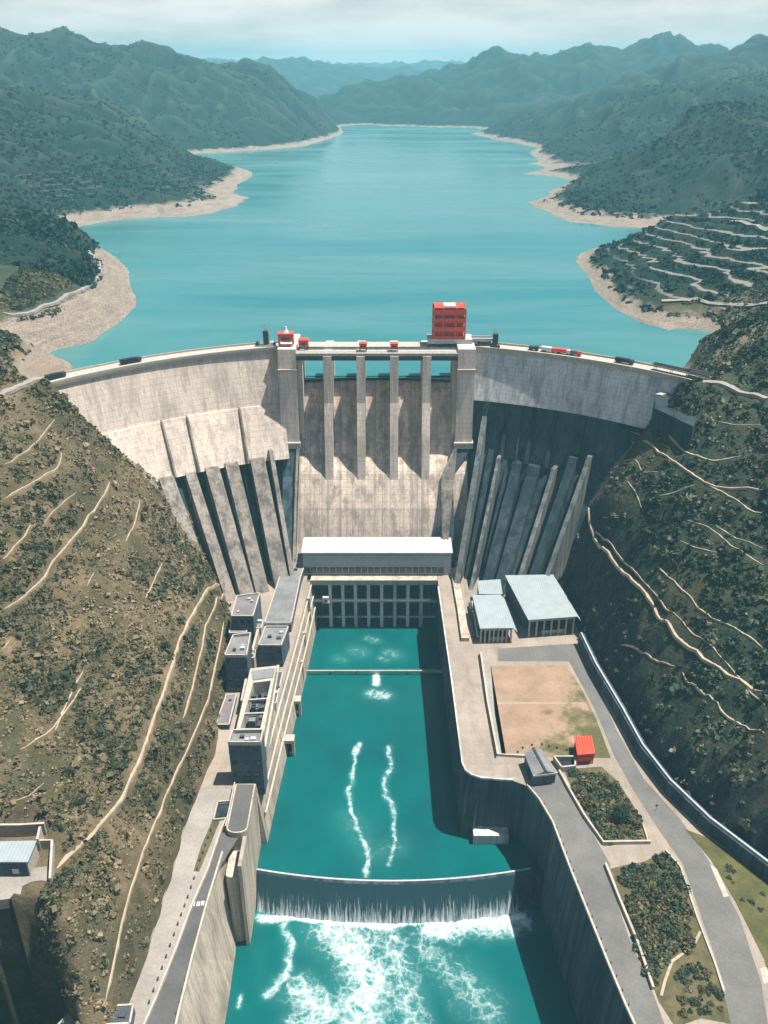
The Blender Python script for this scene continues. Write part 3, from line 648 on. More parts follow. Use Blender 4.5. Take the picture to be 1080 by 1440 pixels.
def hoist(x, y, w, d, h, label):
    o = thing('gate_hoist', label, 'gate hoist', (x, y, 150))
    legs(x - w/2 + .3, x + w/2 - .3, y - d/2 + .3, y + d/2 - .3, 150.03, 150 + h * .4, .25, MT['steel_dark'], o)
    MB().prism([(x-w/2,y-d/2),(x+w/2,y-d/2),(x+w/2,y+d/2),(x-w/2,y+d/2)], 150 + h*.4, 150 + h*.88).build('motor_cabin', MT['red'], o)
    mb = MB(); mb.box(x - w/2 - .25, x + w/2 + .25, y - d/2 - .25, y + d/2 + .25, 150 + h*.88, 150 + h); mb.build('roof', MT['red'], o)
    MB().box(x - w*.3, x + w*.3, y - d/2 - .06, y - d/2 + .05, 150 + h*.5, 150 + h*.74).build('window', MT['glass'], o)
    MB().tube((x - w*.3, y, 150 + h*.3), (x + w*.3, y, 150 + h*.3), .5, n=10).build('cable_drum', MT['steel_pale'], o)
    return o
hx = P2(511, 484, 152)[0]; hoist(hx, 479, 4.2, 4, 5.2, 'small red gate hoist on the bridge over the second pier from left')
hx = P2(554, 484, 152)[0]; hoist(hx, 479, 4.2, 4, 5.0, 'small red gate hoist on the bridge over the third pier, nearest the tall red gantry')
o = hoist(-56.5, 483, 8.6, 6, 7.6, 'large red hoist cabin under a white cone on the left spillway tower'); o.location.z = 152.25
mb = MB(); z = 160; mb.tube((-56.5,483,z), (-56.5,483,z+1.4), 2.9, 2.4, 12); mb.tube((-56.5,483,z+1.4), (-56.5,483,z+4), 2.3, .9, 12); mb.tube((-56.5,483,z+4), (-56.5,483,z+5.6), .9, .6, 10)
bc = mb.build('roof_cone', MT['white'], o); bc.location.z -= 2.25
o = hoist(-46.5, 483.2, 5.4, 5, 6.0, 'open red hoist on the bridge beside the left spillway tower')
def winch(x, y, w, h, label):
    o = thing('winch_mast', label, 'winch', (x, y, 150))
    mb = MB(); mb.box(x - w*.5, x + w*.5, y - 1.6, y + 1.6, 150.03, 150.9); mb.build('base', MT['steel_pale'], o)
    mb = MB(); mb.box(x - 1.5, x + 1.5, y - 1.2, y + 1.2, 150.9, 150 + h * .7); mb.build('mast', MT['steel_dark'], o)
    mb = MB(); mb.tube((x - .5, y, 150 + h*.7), (x - .5, y, 150 + h), .28); mb.tube((x + .7, y, 150 + h*.7), (x + .7, y, 150 + h*.9), .22); mb.tube((x - 2.2, y, 150 + h*.62), (x + 2.4, y, 150 + h*.62), .22); mb.build('antenna', MT['steel_pale'], o)
    mb = MB(); mb.tube((x - w*.4, y - 1.7, 151.6), (x - w*.4, y + 1.7, 151.6), 1.1, n=12); mb.tube((x + w*.38, y - 1.7, 151.5), (x + w*.38, y + 1.7, 151.5), .9, n=12); mb.build('cable_drum', MT['steel_dark'], o)
    mb = MB(); mb.box(x + w*.18, x + w*.32, y - 1.3, y + 1.3, 150.9, 152.6); mb.build('control_box', MT['white'], o)
winch(-69, 489.5, 13, 13, 'dark winch and mast on the crest road left of the left spillway tower')
winch(64.5, 484.3, 5, 12.5, 'dark winch mast on the crest road right of the red gantry')
def truck(px, py, L, label, cab, bed, h=2.9, tilt=True, group=None):
    x, y = P2(px, py, 151); th = math.atan2(x - ARC[0], y - ARC[1]); x, y = arc(th, RAD + 5.5)
    d = Vector((math.cos(th), -math.sin(th))); c = Vector((x, y)); z = 150.02
    o = thing('truck', label, 'truck', (x, y, 150), group)
    MB().obox(c - d * 1.1, d, L - 2.6, 2.5, z + 1.0, z + h).build('cargo_body', bed, o)
    q = c + d * (L / 2 - 1.1); MB().obox(q, d, 2.1, 2.4, z + .6, z + 2.7).build('cab', cab, o)
    MB().obox(q + d * 1.02, d, .12, 2.0, z + 1.6, z + 2.4).build('windscreen', MT['glass'], o)
    MB().obox(c, d, L - .4, 1.2, z + .65, z + .95).build('chassis', MT['steel_dark'], o)
    n = Vector((-d.y, d.x))
    for k in (-L * .36, -L * .22, L * .34):
        for s in (-1, 1):
            a = c + d * k + n * s * .95; b = a + n * s * .3
            MB().tube((a.x, a.y, z + .48), (b.x, b.y, z + .48), .48, n=12).build('wheel', MT['black'], o)
truck(190, 513, 12, 'long dark lorry parked midway along the left part of the dam crest', MT['steel_dark'], MT['black'])
truck(84, 533, 11, 'long dark lorry where the crest road meets the left hillside', MT['steel_dark'], MT['black'])
truck(749, 492, 5.8, 'short dark green van ahead of the red and white lorries on the crest', MT['steel_dark'], MT['steel_dark'], 2.4)
truck(769, 495, 8.5, 'white lorry with red cab between dark van and red lorry', MT['red'], MT['white'])
truck(790, 497, 8.5, 'red lorry, middle of the row of lorries on the right crest', MT['white'], MT['red'])
truck(808, 499, 6.5, 'grey lorry with red cab, last of the row on the right crest', MT['red'], MT['roof_mauve'])
truck(876, 510, 10.5, 'dark lorry alone between the lorry row and the right hillside', MT['steel_dark'], MT['black'])
def canopy(px, py, L, wd, label, tilt=0):
    x, y = P2(px, py, 152); th = math.atan2(x - ARC[0], y - ARC[1]); x, y = arc(th, RAD + 5 + tilt)
    d = Vector((math.cos(th), -math.sin(th))); n = Vector((-d.y, d.x)); c = Vector((x, y))
    o = thing('gate_canopy', label, 'canopy', (x, y, 150))
    for a in (-.45, 0, .45):
        for s in (-.4, .4):
            q = c + d * a * L + n * s * wd; MB().box(q.x - .15, q.x + .15, q.y - .15, q.y + .15, 150.02, 153.2).build('post', MT['steel_pale'], o)
    MB().obox(c, d, L, wd, 153.2, 153.6).build('roof', MT['black'], o)
    MB().obox(c, d, L + .2, .3, 153.61, 153.9).build('ridge_beam', MT['steel_dark'], o)
canopy(938, 523, 20, 3.6, 'long dark flat canopy on the crest road near the right hillside')
canopy(972, 533, 13, 6.5, 'dark canopy at the end of the crest road against the pale rock', 1.5)
# ------------------------------------------------------------------ powerhouse
ph = thing('powerhouse_hall', 'long grey hall with bright white roof at the foot of the spillway', 'powerhouse', (-4, 432, PLAT))
hx0, hx1, hy0, hy1 = -47.0, 39.0, 425.5, 440.8
MB().box(hx0, hx1, hy0, hy1, PLAT - 1, 46.6).build('wall', MT['clad_grey'], ph)
mb = MB(); mb.add([(hx0-.6,hy0-.8,46.6),(hx1+.6,hy0-.8,46.6),(hx1+.6,hy1+.5,47.6),(hx0-.6,hy1+.5,47.6),(hx0-.6,hy0-.8,47.3),(hx1+.6,hy0-.8,47.3),(hx1+.6,hy1+.5,48.4),(hx0-.6,hy1+.5,48.4)], [(3,2,1,0),(4,5,6,7),(0,1,5,4),(1,2,6,5),(2,3,7,6),(3,0,4,7)]); mb.build('roof', MT['roof_bright'], ph)
MB().box(hx0 + .3, hx1 - 4, hy0 - .12, hy0 + .05, 33.4, 37.4).build('window_band', MT['glass'], ph)
mb = MB()
for x in np.linspace(hx0 + .4, hx1 - 4, 23): mb.box(x - .14, x + .14, hy0 - .22, hy0 - .121, 32.2, 38)
mb.box(hx0 + .2, hx1 - 3.9, hy0 - .2, hy0 - .121, 37.4, 37.9); mb.build('mullion_row', MT['steel_pale'], ph)
MB().box(hx0, hx1, hy0 - .35, hy0 + .02, 44.6, 45.1).build('gutter', MT['steel_pale'], ph)
MB().box(hx1 - 3.4, hx1 - .4, hy0 - .1, hy0 + .03, 32.1, 44).build('end_panel', MT['steel_pale'], ph)
# draft tube deck with columns over the tailrace
dk = thing('draft_tube_deck', 'beige deck on dark columned outlets over the turquoise tailrace', 'powerhouse base', (-6, 420, 0))
MB().box(-44.6, 31.2, 418.4, 427, 29.4, PLAT).build('deck', MT['wall_pale'], dk)
MB().box(-44.6, 31.2, 418.0, 418.39, 30.8, PLAT + .9).build('edge_beam', MT['trim'], dk)
MB().box(-46, 33, 426, 452, -10, 29.4).build('back_wall', MT['wall_dark'], dk)
for px in (463.5, 481.5, 499.5, 518, 536.7, 555.5, 574, 593):
    x = P2(px, 850, 20)[0]; MB().box(x - .9, x + .9, 418.6, 421, -8, 29.39).build('column', MT['dam_grey'], dk)
mb = MB(); mb.box(-44, 31, 417.4, 418.5, 18.2, 19.2); mb.build('walkway', MT['trim'], dk)
mb = MB(); mb.box(-44, 31, 417.4, 417.5, 20.2, 20.35)
for x in np.arange(-44, 31, 2.5): mb.box(x - .06, x + .06, 417.4, 417.5, 19.2, 20.2)
mb.build('handrail', MT['steel_pale'], dk)
MB().box(-44, 31, 421.4, 422.2, 4.6, 5.6).build('sill_beam', MT['dam_grey'], dk)
mb = MB()
for a, b in zip([463.5, 481.5, 499.5, 518, 536.7, 555.5, 574], [481.5, 499.5, 518, 536.7, 555.5, 574, 593]):
    x0_, x1_ = P2(a, 850, 20)[0] + 1.6, P2(b, 850, 20)[0] - 1.6; MB().box(x0_, x1_, 424.5, 425.4, 6, 26).build('gate', MT['black'], dk)
o = thing('service_cabin', 'small white cabin standing on the walkway under the powerhouse deck', 'cabin', (-34, 417.6, 19.2))
x = P2(458, 843, 21)[0]; o.location = (x, 416.6, 19.2)
MB().box(x - 1.6, x + 1.6, 415.6, 417.35, 19.22, 22.2).build('wall', MT['white'], o); MB().box(x - 1.8, x + 1.8, 415.4, 417.38, 22.2, 22.5).build('roof', MT['steel_pale'], o); MB().box(x - .5, x + .4, 415.5, 415.59, 19.3, 21.2).build('door', MT['steel_dark'], o)
MB().box(x - 2, x + 2, 415.3, 417.38, 18.6, 19.19).build('floor', MT['trim'], o)
# ------------------------------------------------------------------ banks (solid terraces)
def face_poly(name, edge_top, edge_bot, back, z, zb, mat_top, mat_wall, wall_label, cat='wall'):
    """terrace top sheet (structure) and its river wall (thing)"""
    poly = list(edge_top) + list(back)
    s = struct(MB().prism(poly, z - 3, z).build(name, mat_top))
    w = MB(); n = len(edge_top); bk = [Vector(p) for p in edge_top]
    v = [(p[0], p[1], zb) for p in edge_bot] + [(p[0], p[1], z - .05) for p in edge_top]
    # give it a back
    nb = []
    for i, p in enumerate(bk):
        d = (bk[min(i + 1, n - 1)] - bk[max(i - 1, 0)]).normalized(); m = Vector((d.y, -d.x)) * (4 if back[0][0] < edge_top[-1][0] else -4); nb.append(p + m)
    v += [(p.x, p.y, z - .05) for p in nb] + [(p.x, p.y, zb) for p in nb]
    f = []
    for i in range(n - 1):
        for k in range(4): a, b = k * n, ((k + 1) % 4) * n; f.append((a + i, a + i + 1, b + i + 1, b + i))
    f += [(0, n, 2 * n, 3 * n), (n - 1, 4 * n - 1, 3 * n - 1, 2 * n - 1)]
    w.add(v, f); o = w.build('river_wall', mat_wall); tag(o, wall_label, cat); return s, o
# right bank
RT = [(616,812),(650,1076),(654,1085),(663,1091),(676,1095),(700,1097),(722,1098),(738,1104),(755,1122),(775,1155),(800,1220),(826,1285),(852,1350),(880,1415),(905,1470),(940,1560)]
rt = px2(RT, PLAT); rt = [(31.0, 424)] + rt[1:]
rb = [(31.0, 424), (33.0, 262.5), (33.8, 260), (35.8, 258.6)] + [(x - .2, y - .2) for x, y in rt[4:8]] + [(p[0] - 1.6 - .3 * i, p[1] - .2) for i, p in enumerate(rt[8:])]
back = [(250, rt[-1][1]), (232, 130), (205, 160), (176, 190), (150, 221), (136, 243), (120, 281), (107, 358), (106, 400), (112, 430), (112, 452), (31, 452)]
face_poly('paving', rt, rb, back, PLAT, -16, MT['paving'], MT['wall_dark'], 'tall streaked river wall with its shade coloured in along the right side of the channel')
lt = [(-42.4, 424), (-45, 375), (-50, 306), (-53, 259)]; lb = [(-38.5, 424), (-41, 375), (-46, 306), (-48.6, 259)]
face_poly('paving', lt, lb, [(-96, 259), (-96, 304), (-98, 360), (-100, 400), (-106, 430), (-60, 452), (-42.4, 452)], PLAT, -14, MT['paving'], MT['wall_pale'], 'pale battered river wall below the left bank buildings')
lt2 = [(-61, 258.9), (-61, 228)] + px2([(290,1270),(268,1350),(250,1436),(235,1520)], PLAT); lb2 = [(-58.5, 258.9), (-58.5, 228), (-57.5, 216), (-57, 200), (-57, 188), (-58, 150)]
face_poly('road_terrace', lt2, lb2, [(-112, lt2[-1][1]), (-99, 165), (-95, 220), (-92, 258.9)], PLAT, -16, MT['road_pale'], MT['wall_pale'], 'pale sloping river wall below the left bank road')
# wall bands and columns on the left river wall
mb = MB()
def lerp_wall(f, y): 
    k = np.interp(y, [259, 306, 375, 424], [0, 1, 2, 3]); i = min(int(k), 2); u = k - i
    tp = np.array([lt[3 - i], lt[2 - i]]); bt = np.array([lb[3 - i], lb[2 - i]])
    a = tp[0] * (1 - u) + tp[1] * u; b = bt[0] * (1 - u) + bt[1] * u; return a * (1 - f) + b * f
for f_, zc in ((.06, 29.5), (.3, 22), (.52, 14.5)):
    pts = [lerp_wall(f_, y) + np.array([.45, 0]) for y in np.linspace(262, 420, 14)]
    o = MB().rail(pts, .8, zc, zc + .5).build('wall_ledge', MT['trim']); tag(o, {29.5:'upper', 22:'middle', 14.5:'lowest'}[zc] + ' narrow concrete ledge along the pale left river wall', 'ledge')
for i, (px, py) in enumerate(((437,905),(430,938),(426,962))):
    x, y = P2(px, py, 0); o = MB().box(x - .8, x + .8, y - .8, y + .8, -4, 31.5 - 8 * i).build('mooring_column', MT['trim'])
    tag(o, ('tallest pale column in the corner beside the columned outlets', 'middle pale column against the left river wall', 'shortest pale column by the left end of the floating boom')[i], 'column')
for nm, px, py in (('upstream', 424, 1006), ('downstream', 415, 1062)):
    x, y = P2(px, py, 0); o = thing('intake_portal', 'small concrete portal on the left river wall ' + ('nearer the boom' if nm == 'upstream' else 'nearer the weir'), 'portal', (x - 2.5, y, 0))
    MB().box(x - 8, x, y - 1, y + 3.5, 8.2, 10).build('slab', MT['trim'], o); MB().box(x - 1.2, x, y - .9, y + 1.6, -4, 8.2).build('leg', MT['trim'], o); MB().box(x - 8, x - 1.3, y + 2.4, y + 3.3, -4, 8.2).build('screen', MT['black'], o)
a, b = P(418,944,2), P(619,946,2)
o = thing('floating_boom', 'thin pale boom stretched across the channel below the powerhouse', 'boom', (a[0], a[1], 1))
MB().box(a[0] - 3, b[0] + 2, a[1] - .35, a[1] + .45, 1.2, 2.4).build('beam', MT['trim'], o)
mb = MB(); mb.box(a[0] - 3, b[0] + 2, a[1] - .3, a[1] - .18, 3.2, 3.3)
for x in np.arange(a[0], b[0], 3): mb.box(x - .05, x + .05, a[1] - .3, a[1] - .2, 2.4, 3.25)
mb.build('handrail', MT['steel_pale'], o)
for x in np.linspace(a[0] + 4, b[0] - 4, 6): MB().tube((x, a[1], -.6), (x, a[1], 1.2), .55, n=10).build('float', MT['steel_dark'], o)
# ------------------------------------------------------------------ weir
for v_ in _r.data.vertices: v_.co.y = max(v_.co.y, 243.2 - 6.2 * (1 - ((v_.co.x - 3) / 58) ** 2) + 2.2)
_r.data.update()
wr = thing('weir', 'curved dark weir across the channel with white water falling over it', 'weir', (2, 238, LOW))
def wy(x): return 243.2 - 6.2 * (1 - ((x - 3) / 58) ** 2)
wp = [(3.0, -16), (3.0, .7), (2.2, 1.5), (1.0, 1.5), (.4, .8), (-1.2, -2.5), (-4.5, -8), (-7.0, LOW - 2), (-7, -16)]
xs = np.linspace(-59, 62, 61); k = len(wp); v = [(x, wy(x) + dy, z) for x in xs for dy, z in wp]
MB().add(v, [(i*k+j, i*k+(j+1) % k, (i+1)*k+(j+1) % k, (i+1)*k+j) for i in range(60) for j in range(k)]).build('crest_wall', MT['wall_dark'], wr)
mb = MB().rail([(x, wy(x) + 1.6) for x in xs], .7, 1.5, 1.7); mb.build('coping', MT['steel_pale'], wr)
def fall_mat():
    t = NT('falling_water'); sx = t.n('ShaderNodeSeparateXYZ'); t.l(t.pos.outputs['Position'], sx.inputs[0])
    st = t.noise((1.1, .05, .05), 5, .7); st2 = t.noise((3.2, .1, .25), 3, .7)
    z = t.math('DIVIDE', t.math('SUBTRACT', 1.0, sx.outputs[2]), 13)
    z = t.math('MINIMUM', t.math('MAXIMUM', z, 0), 1)
    k = t.math('ADD', t.math('MULTIPLY', st, .6), t.math('MULTIPLY', st2, .4)); k = t.math('SUBTRACT', k, t.math('SUBTRACT', .70, t.math('MULTIPLY', z, .30)))
    k = t.math('MULTIPLY', k, 4.5); k = t.math('MINIMUM', t.math('MAXIMUM', k, 0), .92); c = t.mix(k, (.012,.04,.052), (.60,.66,.68)); t.bump(k, .5, .5); return t.out(c, .4, .35)
fp = [(.3, 1.05), (-1.5, -2.2), (-4.9, -7.8), (-7.6, LOW - .3)]; xs = np.linspace(-52, 55, 120); v = []
for x in xs:
    for i, (dy, z) in enumerate(fp): v.append((x, wy(x) + dy - .12 - .35 * i * random.random() * .6, z))
MB().add(v, [(i*4+j, i*4+j+1, (i+1)*4+j+1, (i+1)*4+j) for i in range(119) for j in range(3)]).build('falling_water', fall_mat(), wr, True)
# piers at the left end of the weir
lp = thing('guide_pier', 'tall pale guide pier with rounded grey top at the left end of the weir', 'pier', (-57, 245, 0))
def rounded(x0, x1, y0, y1, n=7):
    cx, r = (x0 + x1) / 2, (x1 - x0) / 2
    return [(x0, y1), (x0, y0 + r * .6)] + [(cx - r * math.cos(a), y0 + r * .6 - r * .6 * math.sin(a)) for a in np.linspace(.2, math.pi - .2, n)] + [(x1, y0 + r * .6), (x1, y1)]
MB().prism(rounded(-60.8, -52.6, 233.5, 258.8), -16, 34.6, ).build('shaft', MT['wall_pale'], lp)
MB().prism(rounded(-60.2, -53.2, 234.1, 258.2), 34.62, 34.9).build('top', MT['asphalt'], lp)
MB().prism(rounded(-59.8, -54.4, 221, 233.4), -16, 25).build('lower_shaft', MT['wall_pale'], lp)
MB().box(-54.2, -52.8, 219.5, 233.4, -16, 33).build('wing_wall', MT['wall_pale'], lp)
MB().prism([(-61.4,258.8),(-60.9,258.8),(-60.9,236),(-61.4,236)], 32, 35.6).build('parapet', MT['trim'], lp)
o = MB().box(60.5, 64.5, 238, 246, -16, 3.4).build('weir_abutment', MT['rib_stain_shade']); tag(o, 'small dark concrete block holding the right end of the weir', 'abutment')
x, y = P2(690,1187,0); o = MB().box(x - 7.5, x + 7.5, y, y + 6, -4, 5.0).build('outlet_block', MT['dam_grey']); tag(o, 'pale concrete outlet block at the foot of the right river wall corner', 'outlet')
# ------------------------------------------------------------------ left bank buildings
def building(name, label, cat, roofpx, zt, zb, wall, roof, rim=.9, windows=0, rows=1, front=None):
    q = px2(roofpx, zt); cx = sum(p[0] for p in q) / len(q); cy = sum(p[1] for p in q) / len(q)
    o = thing(name, label, cat, (cx, cy, zb)); MB().prism(q, zb, zt).build('wall', wall, o)
    s = [(cx + (p[0] - cx) * .97, cy + (p[1] - cy) * .97) for p in q]
    MB().prism(s, zt + .01, zt + .15).build('roof', roof, o)
    for _k2 in range(3 if rim > .35 else 1):
        u_, w_ = .2 + .6 * random.random(), .2 + .6 * random.random(); pv = (np.array(s[0]) * (1 - u_) + np.array(s[1]) * u_) * (1 - w_) + (np.array(s[-1]) * (1 - u_) + np.array(s[2]) * u_) * w_; r_ = random.uniform(.5, 1.1)
        MB().box(pv[0] - r_, pv[0] + r_, pv[1] - r_ * .8, pv[1] + r_ * .8, zt + .151, zt + random.uniform(.8, 1.7)).build('roof_vent', random.choice([MT['steel_pale'], MT['roof_dark']]), o)
    mb = MB(); pts = s + [s[0]]
    for a, b in zip(pts[:-1], pts[1:]): mb.rail([a, b], .6, zt + .151, zt + .15 + rim)
    mb.build('parapet', MT['trim'], o)
    if windows:
        # the wall that faces downstream: the pair of corners with the smallest y
        ps = sorted(q, key=lambda p: p[1])[:2]; ps.sort(key=lambda p: p[0]); a, b = Vector(ps[0]), Vector(ps[1]); d = b - a; L = d.length; d.normalize(); nrm = Vector((d.y, -d.x))
        for r in range(rows):
            z = zb + (zt - zb) * (r + .45) / rows; h = min(2.4, (zt - zb) / rows * .45)
            for i in range(windows):
                c = a + d * L * (i + .5) / windows + nrm * .04
                w = MB().obox(c, d, L / windows * .6, .16, z, z + h).build('window', MT['roof_dark'], o)
                MB().obox(c + nrm * .06, d, L / windows * .6 - .35, .16, z + .15, z + h - .15).build('pane', MT['glass'], w)
    return o
building('service_building', 'long grey flat roofed gallery beside the left end of the powerhouse hall', 'building', [(404,778),(434,778),(423,812),(409,878),(371,878)], 37, 30, MT['bldg_dark'], MT['roof_grey'], .4, 4, 1)
building('service_building', 'mauve roofed building nearest the dam on the left bank', 'building', [(333,839),(366,835),(356,868),(325,868)], 50, 30, MT['bldg_dark'], MT['roof_mauve'], .8, 3, 3)
building('service_building', 'tall building with dark front and pale parapet beside the left hillside', 'building', [(328,896),(353,893),(347,925),(316,925)], 52, 30, MT['bldg_dark'], MT['roof_grey'], 1.6, 3, 4)
building('service_building', 'grey roofed building with dark front between the long gallery and open basin', 'building', [(373,882),(406,882),(396,909),(363,909)], 44.5, 30, MT['bldg_dark'], MT['roof_grey'], .8, 4, 2)
bs = thing('settling_basin', 'long open topped concrete basin with dark machinery inside on the left bank', 'basin', (*P2(360,985,40), 30))
BQ = px2([(352,940),(389,936),(371,1030),(331,1030)], 43); BI = px2([(356,960),(381,957),(366,1024),(338,1024)], 43)
for i in range(4):
    j = (i + 1) % 4; MB().prism([BQ[i], BQ[j], BI[j], BI[i]], 30, 43).build('basin_wall', MT['trim'], bs)
MB().prism(BI, 36, 36.2).build('basin_floor', MT['bldg_dark'], bs)
MB().prism(px2([(354,944),(387,940),(384,953),(356,957)], 43.05), 43.05, 43.4).build('roof_panel', MT['roof_grey'], bs)
bx = np.array(BI)
for i in range(16):
    u, w_ = random.random() * .8 + .1, random.random() * .85 + .08
    p = (bx[0] * (1 - u) + bx[1] * u) * (1 - w_) + (bx[3] * (1 - u) + bx[2] * u) * w_
    s_ = random.uniform(.6, 1.7); MB().box(p[0] - s_, p[0] + s_, p[1] - s_ * 1.3, p[1] + s_ * 1.3, 36.2, 36.2 + random.uniform(1.5, 5.5)).build('machine', random.choice([MT['roof_grey'], MT['steel_dark'], MT['roof_dark'], MT['rib_stain_shade']]), bs)
for w_ in (.38, .68):
    a = bx[0] * (1 - w_) + bx[3] * w_; b = bx[1] * (1 - w_) + bx[2] * w_; MB().rail([a, b], .8, 41.6, 42.8).build('cross_beam', MT['trim'], bs)
building('service_building', 'tall building with dark front at the downstream end of the open basin', 'building', [(327,1031),(371,1030),(367,1048),(321,1048)], 53, 26, MT['bldg_dark'], MT['roof_grey'], 1.8, 3, 4)
building('plant_room', 'tiny pale plant room between the mauve roofed building and the grey roofed building', 'plant room', [(361,873),(371,873),(367,884),(357,884)], 40, 30, MT['trim'], MT['roof_grey'], .36, 0)
building('plant_room', 'tiny pale plant room on the path beside the tall dark fronted building', 'plant room', [(352,915),(360,915),(357,926),(349,926)], 41, 30, MT['trim'], MT['roof_mauve'], .36, 0)
building('plant_room', 'low dark roofed plant room against the river side of the open basin', 'plant room', [(391,945),(398,945),(388,990),(380,990)], 36, 30, MT['dam_grey'], MT['roof_dark'], .36, 0)
building('plant_room', 'low pale link block between mauve roofed building and tall dark fronted building', 'plant room', [(325,875),(350,873),(347,890),(322,891)], 42, 30, MT['rib_mid'], MT['roof_grey'], .36, 2, 1)
# link walls and stair between them
for pts, z, lab in (([(366,872),(352,925),(340,985)], 40, 'pale walkway wall between the left bank buildings and the open basin'), ([(391,935),(381,1000),(372,1050)], 38, 'pale wall between the open basin and the left river wall')):
    o = MB().rail(px2(pts, z), 1.2, 30, z).build('walkway_wall', MT['trim']); tag(o, lab, 'wall')
# small yard buildings
building('service_building', 'low mauve shed beside the left road behind the tall dark fronted building', 'building', [(318,978),(333,976),(322,1020),(303,1020)], 34.5, 30, MT['bldg_dark'], MT['roof_mauve'], .3, 0)
# ------------------------------------------------------------------ left road
def road(name, Lp, Rp, z, mat, dz=.02):
    a, b = px2(Lp, z), px2(Rp, z); n = len(a); mb = MB()
    v = [(p[0], p[1], z + dz) for p in a] + [(p[0], p[1], z + dz) for p in b]
    mb.add(v, [(i, n + i, n + i + 1, i + 1) for i in range(n - 1)]); return struct(mb.build(name, mat))
road('road', [(338,1112),(313,1165),(285,1240),(262,1300),(232,1380),(205,1436),(170,1520)], [(362,1112),(340,1170),(312,1215),(290,1275),(268,1350),(248,1436),(222,1520)], PLAT, MT['asphalt'])
def lowwall(pts, z, h, w, label, mat='trim', cat='parapet', zb=None):
    o = MB().rail(px2(pts, z), w, (zb if zb is not None else z - .02), z + h).build('parapet_wall', MT[mat]); tag(o, label, cat); return o
lowwall([(336,1118),(311,1168),(292,1225),(270,1275),(250,1330),(222,1400),(200,1450)], PLAT, 1.2, .7, 'low pale wall dividing the two lanes of the left bank road')
lowwall([(313,1200),(291,1272),(270,1350),(250,1432),(236,1500)], PLAT, 1.2, .7, 'pale parapet on the river edge of the left bank road')
lowwall([(318,985),(300,1060),(284,1095),(262,1150),(238,1235),(205,1340),(172,1425)], PLAT, .5, .7, 'low pale kerb wall along the hillside edge of the left bank road', 'dirt')
# planting slot between the lanes
road('planting_strip', [(300,1150),(283,1190),(272,1225)], [(311,1150),(295,1190),(280,1226)], PLAT, MT['soil'], .03)
o = thing('stair_pit', 'dark open stair pit at the top of the left lane beside the guide pier', 'stair pit', (*P2(318,1135,PLAT), PLAT))
q = px2([(306,1127),(330,1125),(318,1150),(300,1152)], PLAT + .9); c = np.mean(q, 0)
for i in range(4): MB().rail([q[i], q[(i + 1) % 4]], .5, PLAT, PLAT + .95).build('rim_wall', MT['trim'], o)
MB().prism([tuple(c + (np.array(p) - c) * .9) for p in q], PLAT + .02, PLAT + .08).build('pit_floor', MT['black'], o)
for k in range(4): MB().prism([tuple(c + (np.array(p) - c) * (.75 - .15 * k) + np.array([0, -.8 + .3 * k])) for p in q], PLAT + .09 + .12 * k, PLAT + .2 + .12 * k).build('step', MT['rib_stain_shade'], o)
# roadside hut bottom left and its lane marks
building('roadside_hut', 'small dark roofed hut at the foot of the left road beside the kerb', 'hut', [(152,1415),(188,1413),(183,1440),(143,1442)], 36.5, 31.5, MT['bldg_dark'], MT['roof_dark'], .3, 2, 1)
mb = MB()
for px, py in ((272,1271),(279,1271),(285,1270)):
    x, y = P2(px, py, PLAT); mb.box(x - .55, x + .55, y - .9, y + .9, PLAT + .024, PLAT + .028)
struct(mb.build('road_marking', MT['white']))
def car(px, py, z, d, label, col, cat='car', name='parked_car'):
    x, y = P2(px, py, z); d = Vector(d).normalized(); n = Vector((-d.y, d.x)); c = Vector((x, y)); o = thing(name, label, cat, (x, y, z)); z += .05
    MB().obox(c, d, 4.4, 1.8, z + .35, z + .95).build('body', col, o); q = c - d * .25
    def quad(l, w, f): return [(q + d * (l / 2 + f) * a + n * w / 2 * b) for a, b in ((-1,-1),(1,-1),(1,1),(-1,1))]
    MB().prism([tuple(p) for p in quad(2.5, 1.66, 0)], z + .95, z + 1.5, [tuple(p) for p in quad(1.7, 1.4, 0)]).build('cabin', MT['glass'], o)
    MB().obox(q, d, 1.6, 1.35, z + 1.5, z + 1.55).build('roof', col, o)
    for a in (-1.35, 1.35):
        for s in (-1, 1):
            p = c + d * a + n * s * .75; r = p + n * s * .2; MB().tube((p.x, p.y, z + .33), (r.x, r.y, z + .33), .33, n=12).build('wheel', MT['black'], o)
# ------------------------------------------------------------------ hut with walled yard on the left slope
ht = thing('slope_hut', 'white roofed hut with dark front on a walled pad in the left slope', 'hut', (*P2(20,1225,61), 61))
qz = 67.5; q = px2([(-40,1186),(50,1184),(38,1213),(-48,1213)], qz)
MB().prism(q, 60, qz).build('wall', MT['trim'], ht); MB().prism([(np.array(p) - np.mean(q, 0)) * 1.04 + np.mean(q, 0) for p in [np.array(p) for p in q]], qz + .01, qz + .5).build('roof', MT['roof_white'], ht)
ps = sorted(q, key=lambda p: p[1])[:2]; ps.sort(key=lambda p: p[0]); a, b = Vector(ps[0]), Vector(ps[1]); d = (b - a).normalized(); nrm = Vector((d.y, -d.x))
MB().obox(a.lerp(b, .5) + nrm * .06, d, (b - a).length * .96, .2, 61.3, 67.2).build('front', MT['bldg_dark'], ht)
MB().obox(a.lerp(b, .78) + nrm * .2, d, 2.2, .2, 62.6, 64.6).build('window', MT['steel_pale'], ht)
struct(MB().prism(px2([(-60,1235),(66,1218),(66,1238),(28,1262),(-60,1273)], 61.3), 57, 61.3).build('yard', MT['road_pale']))
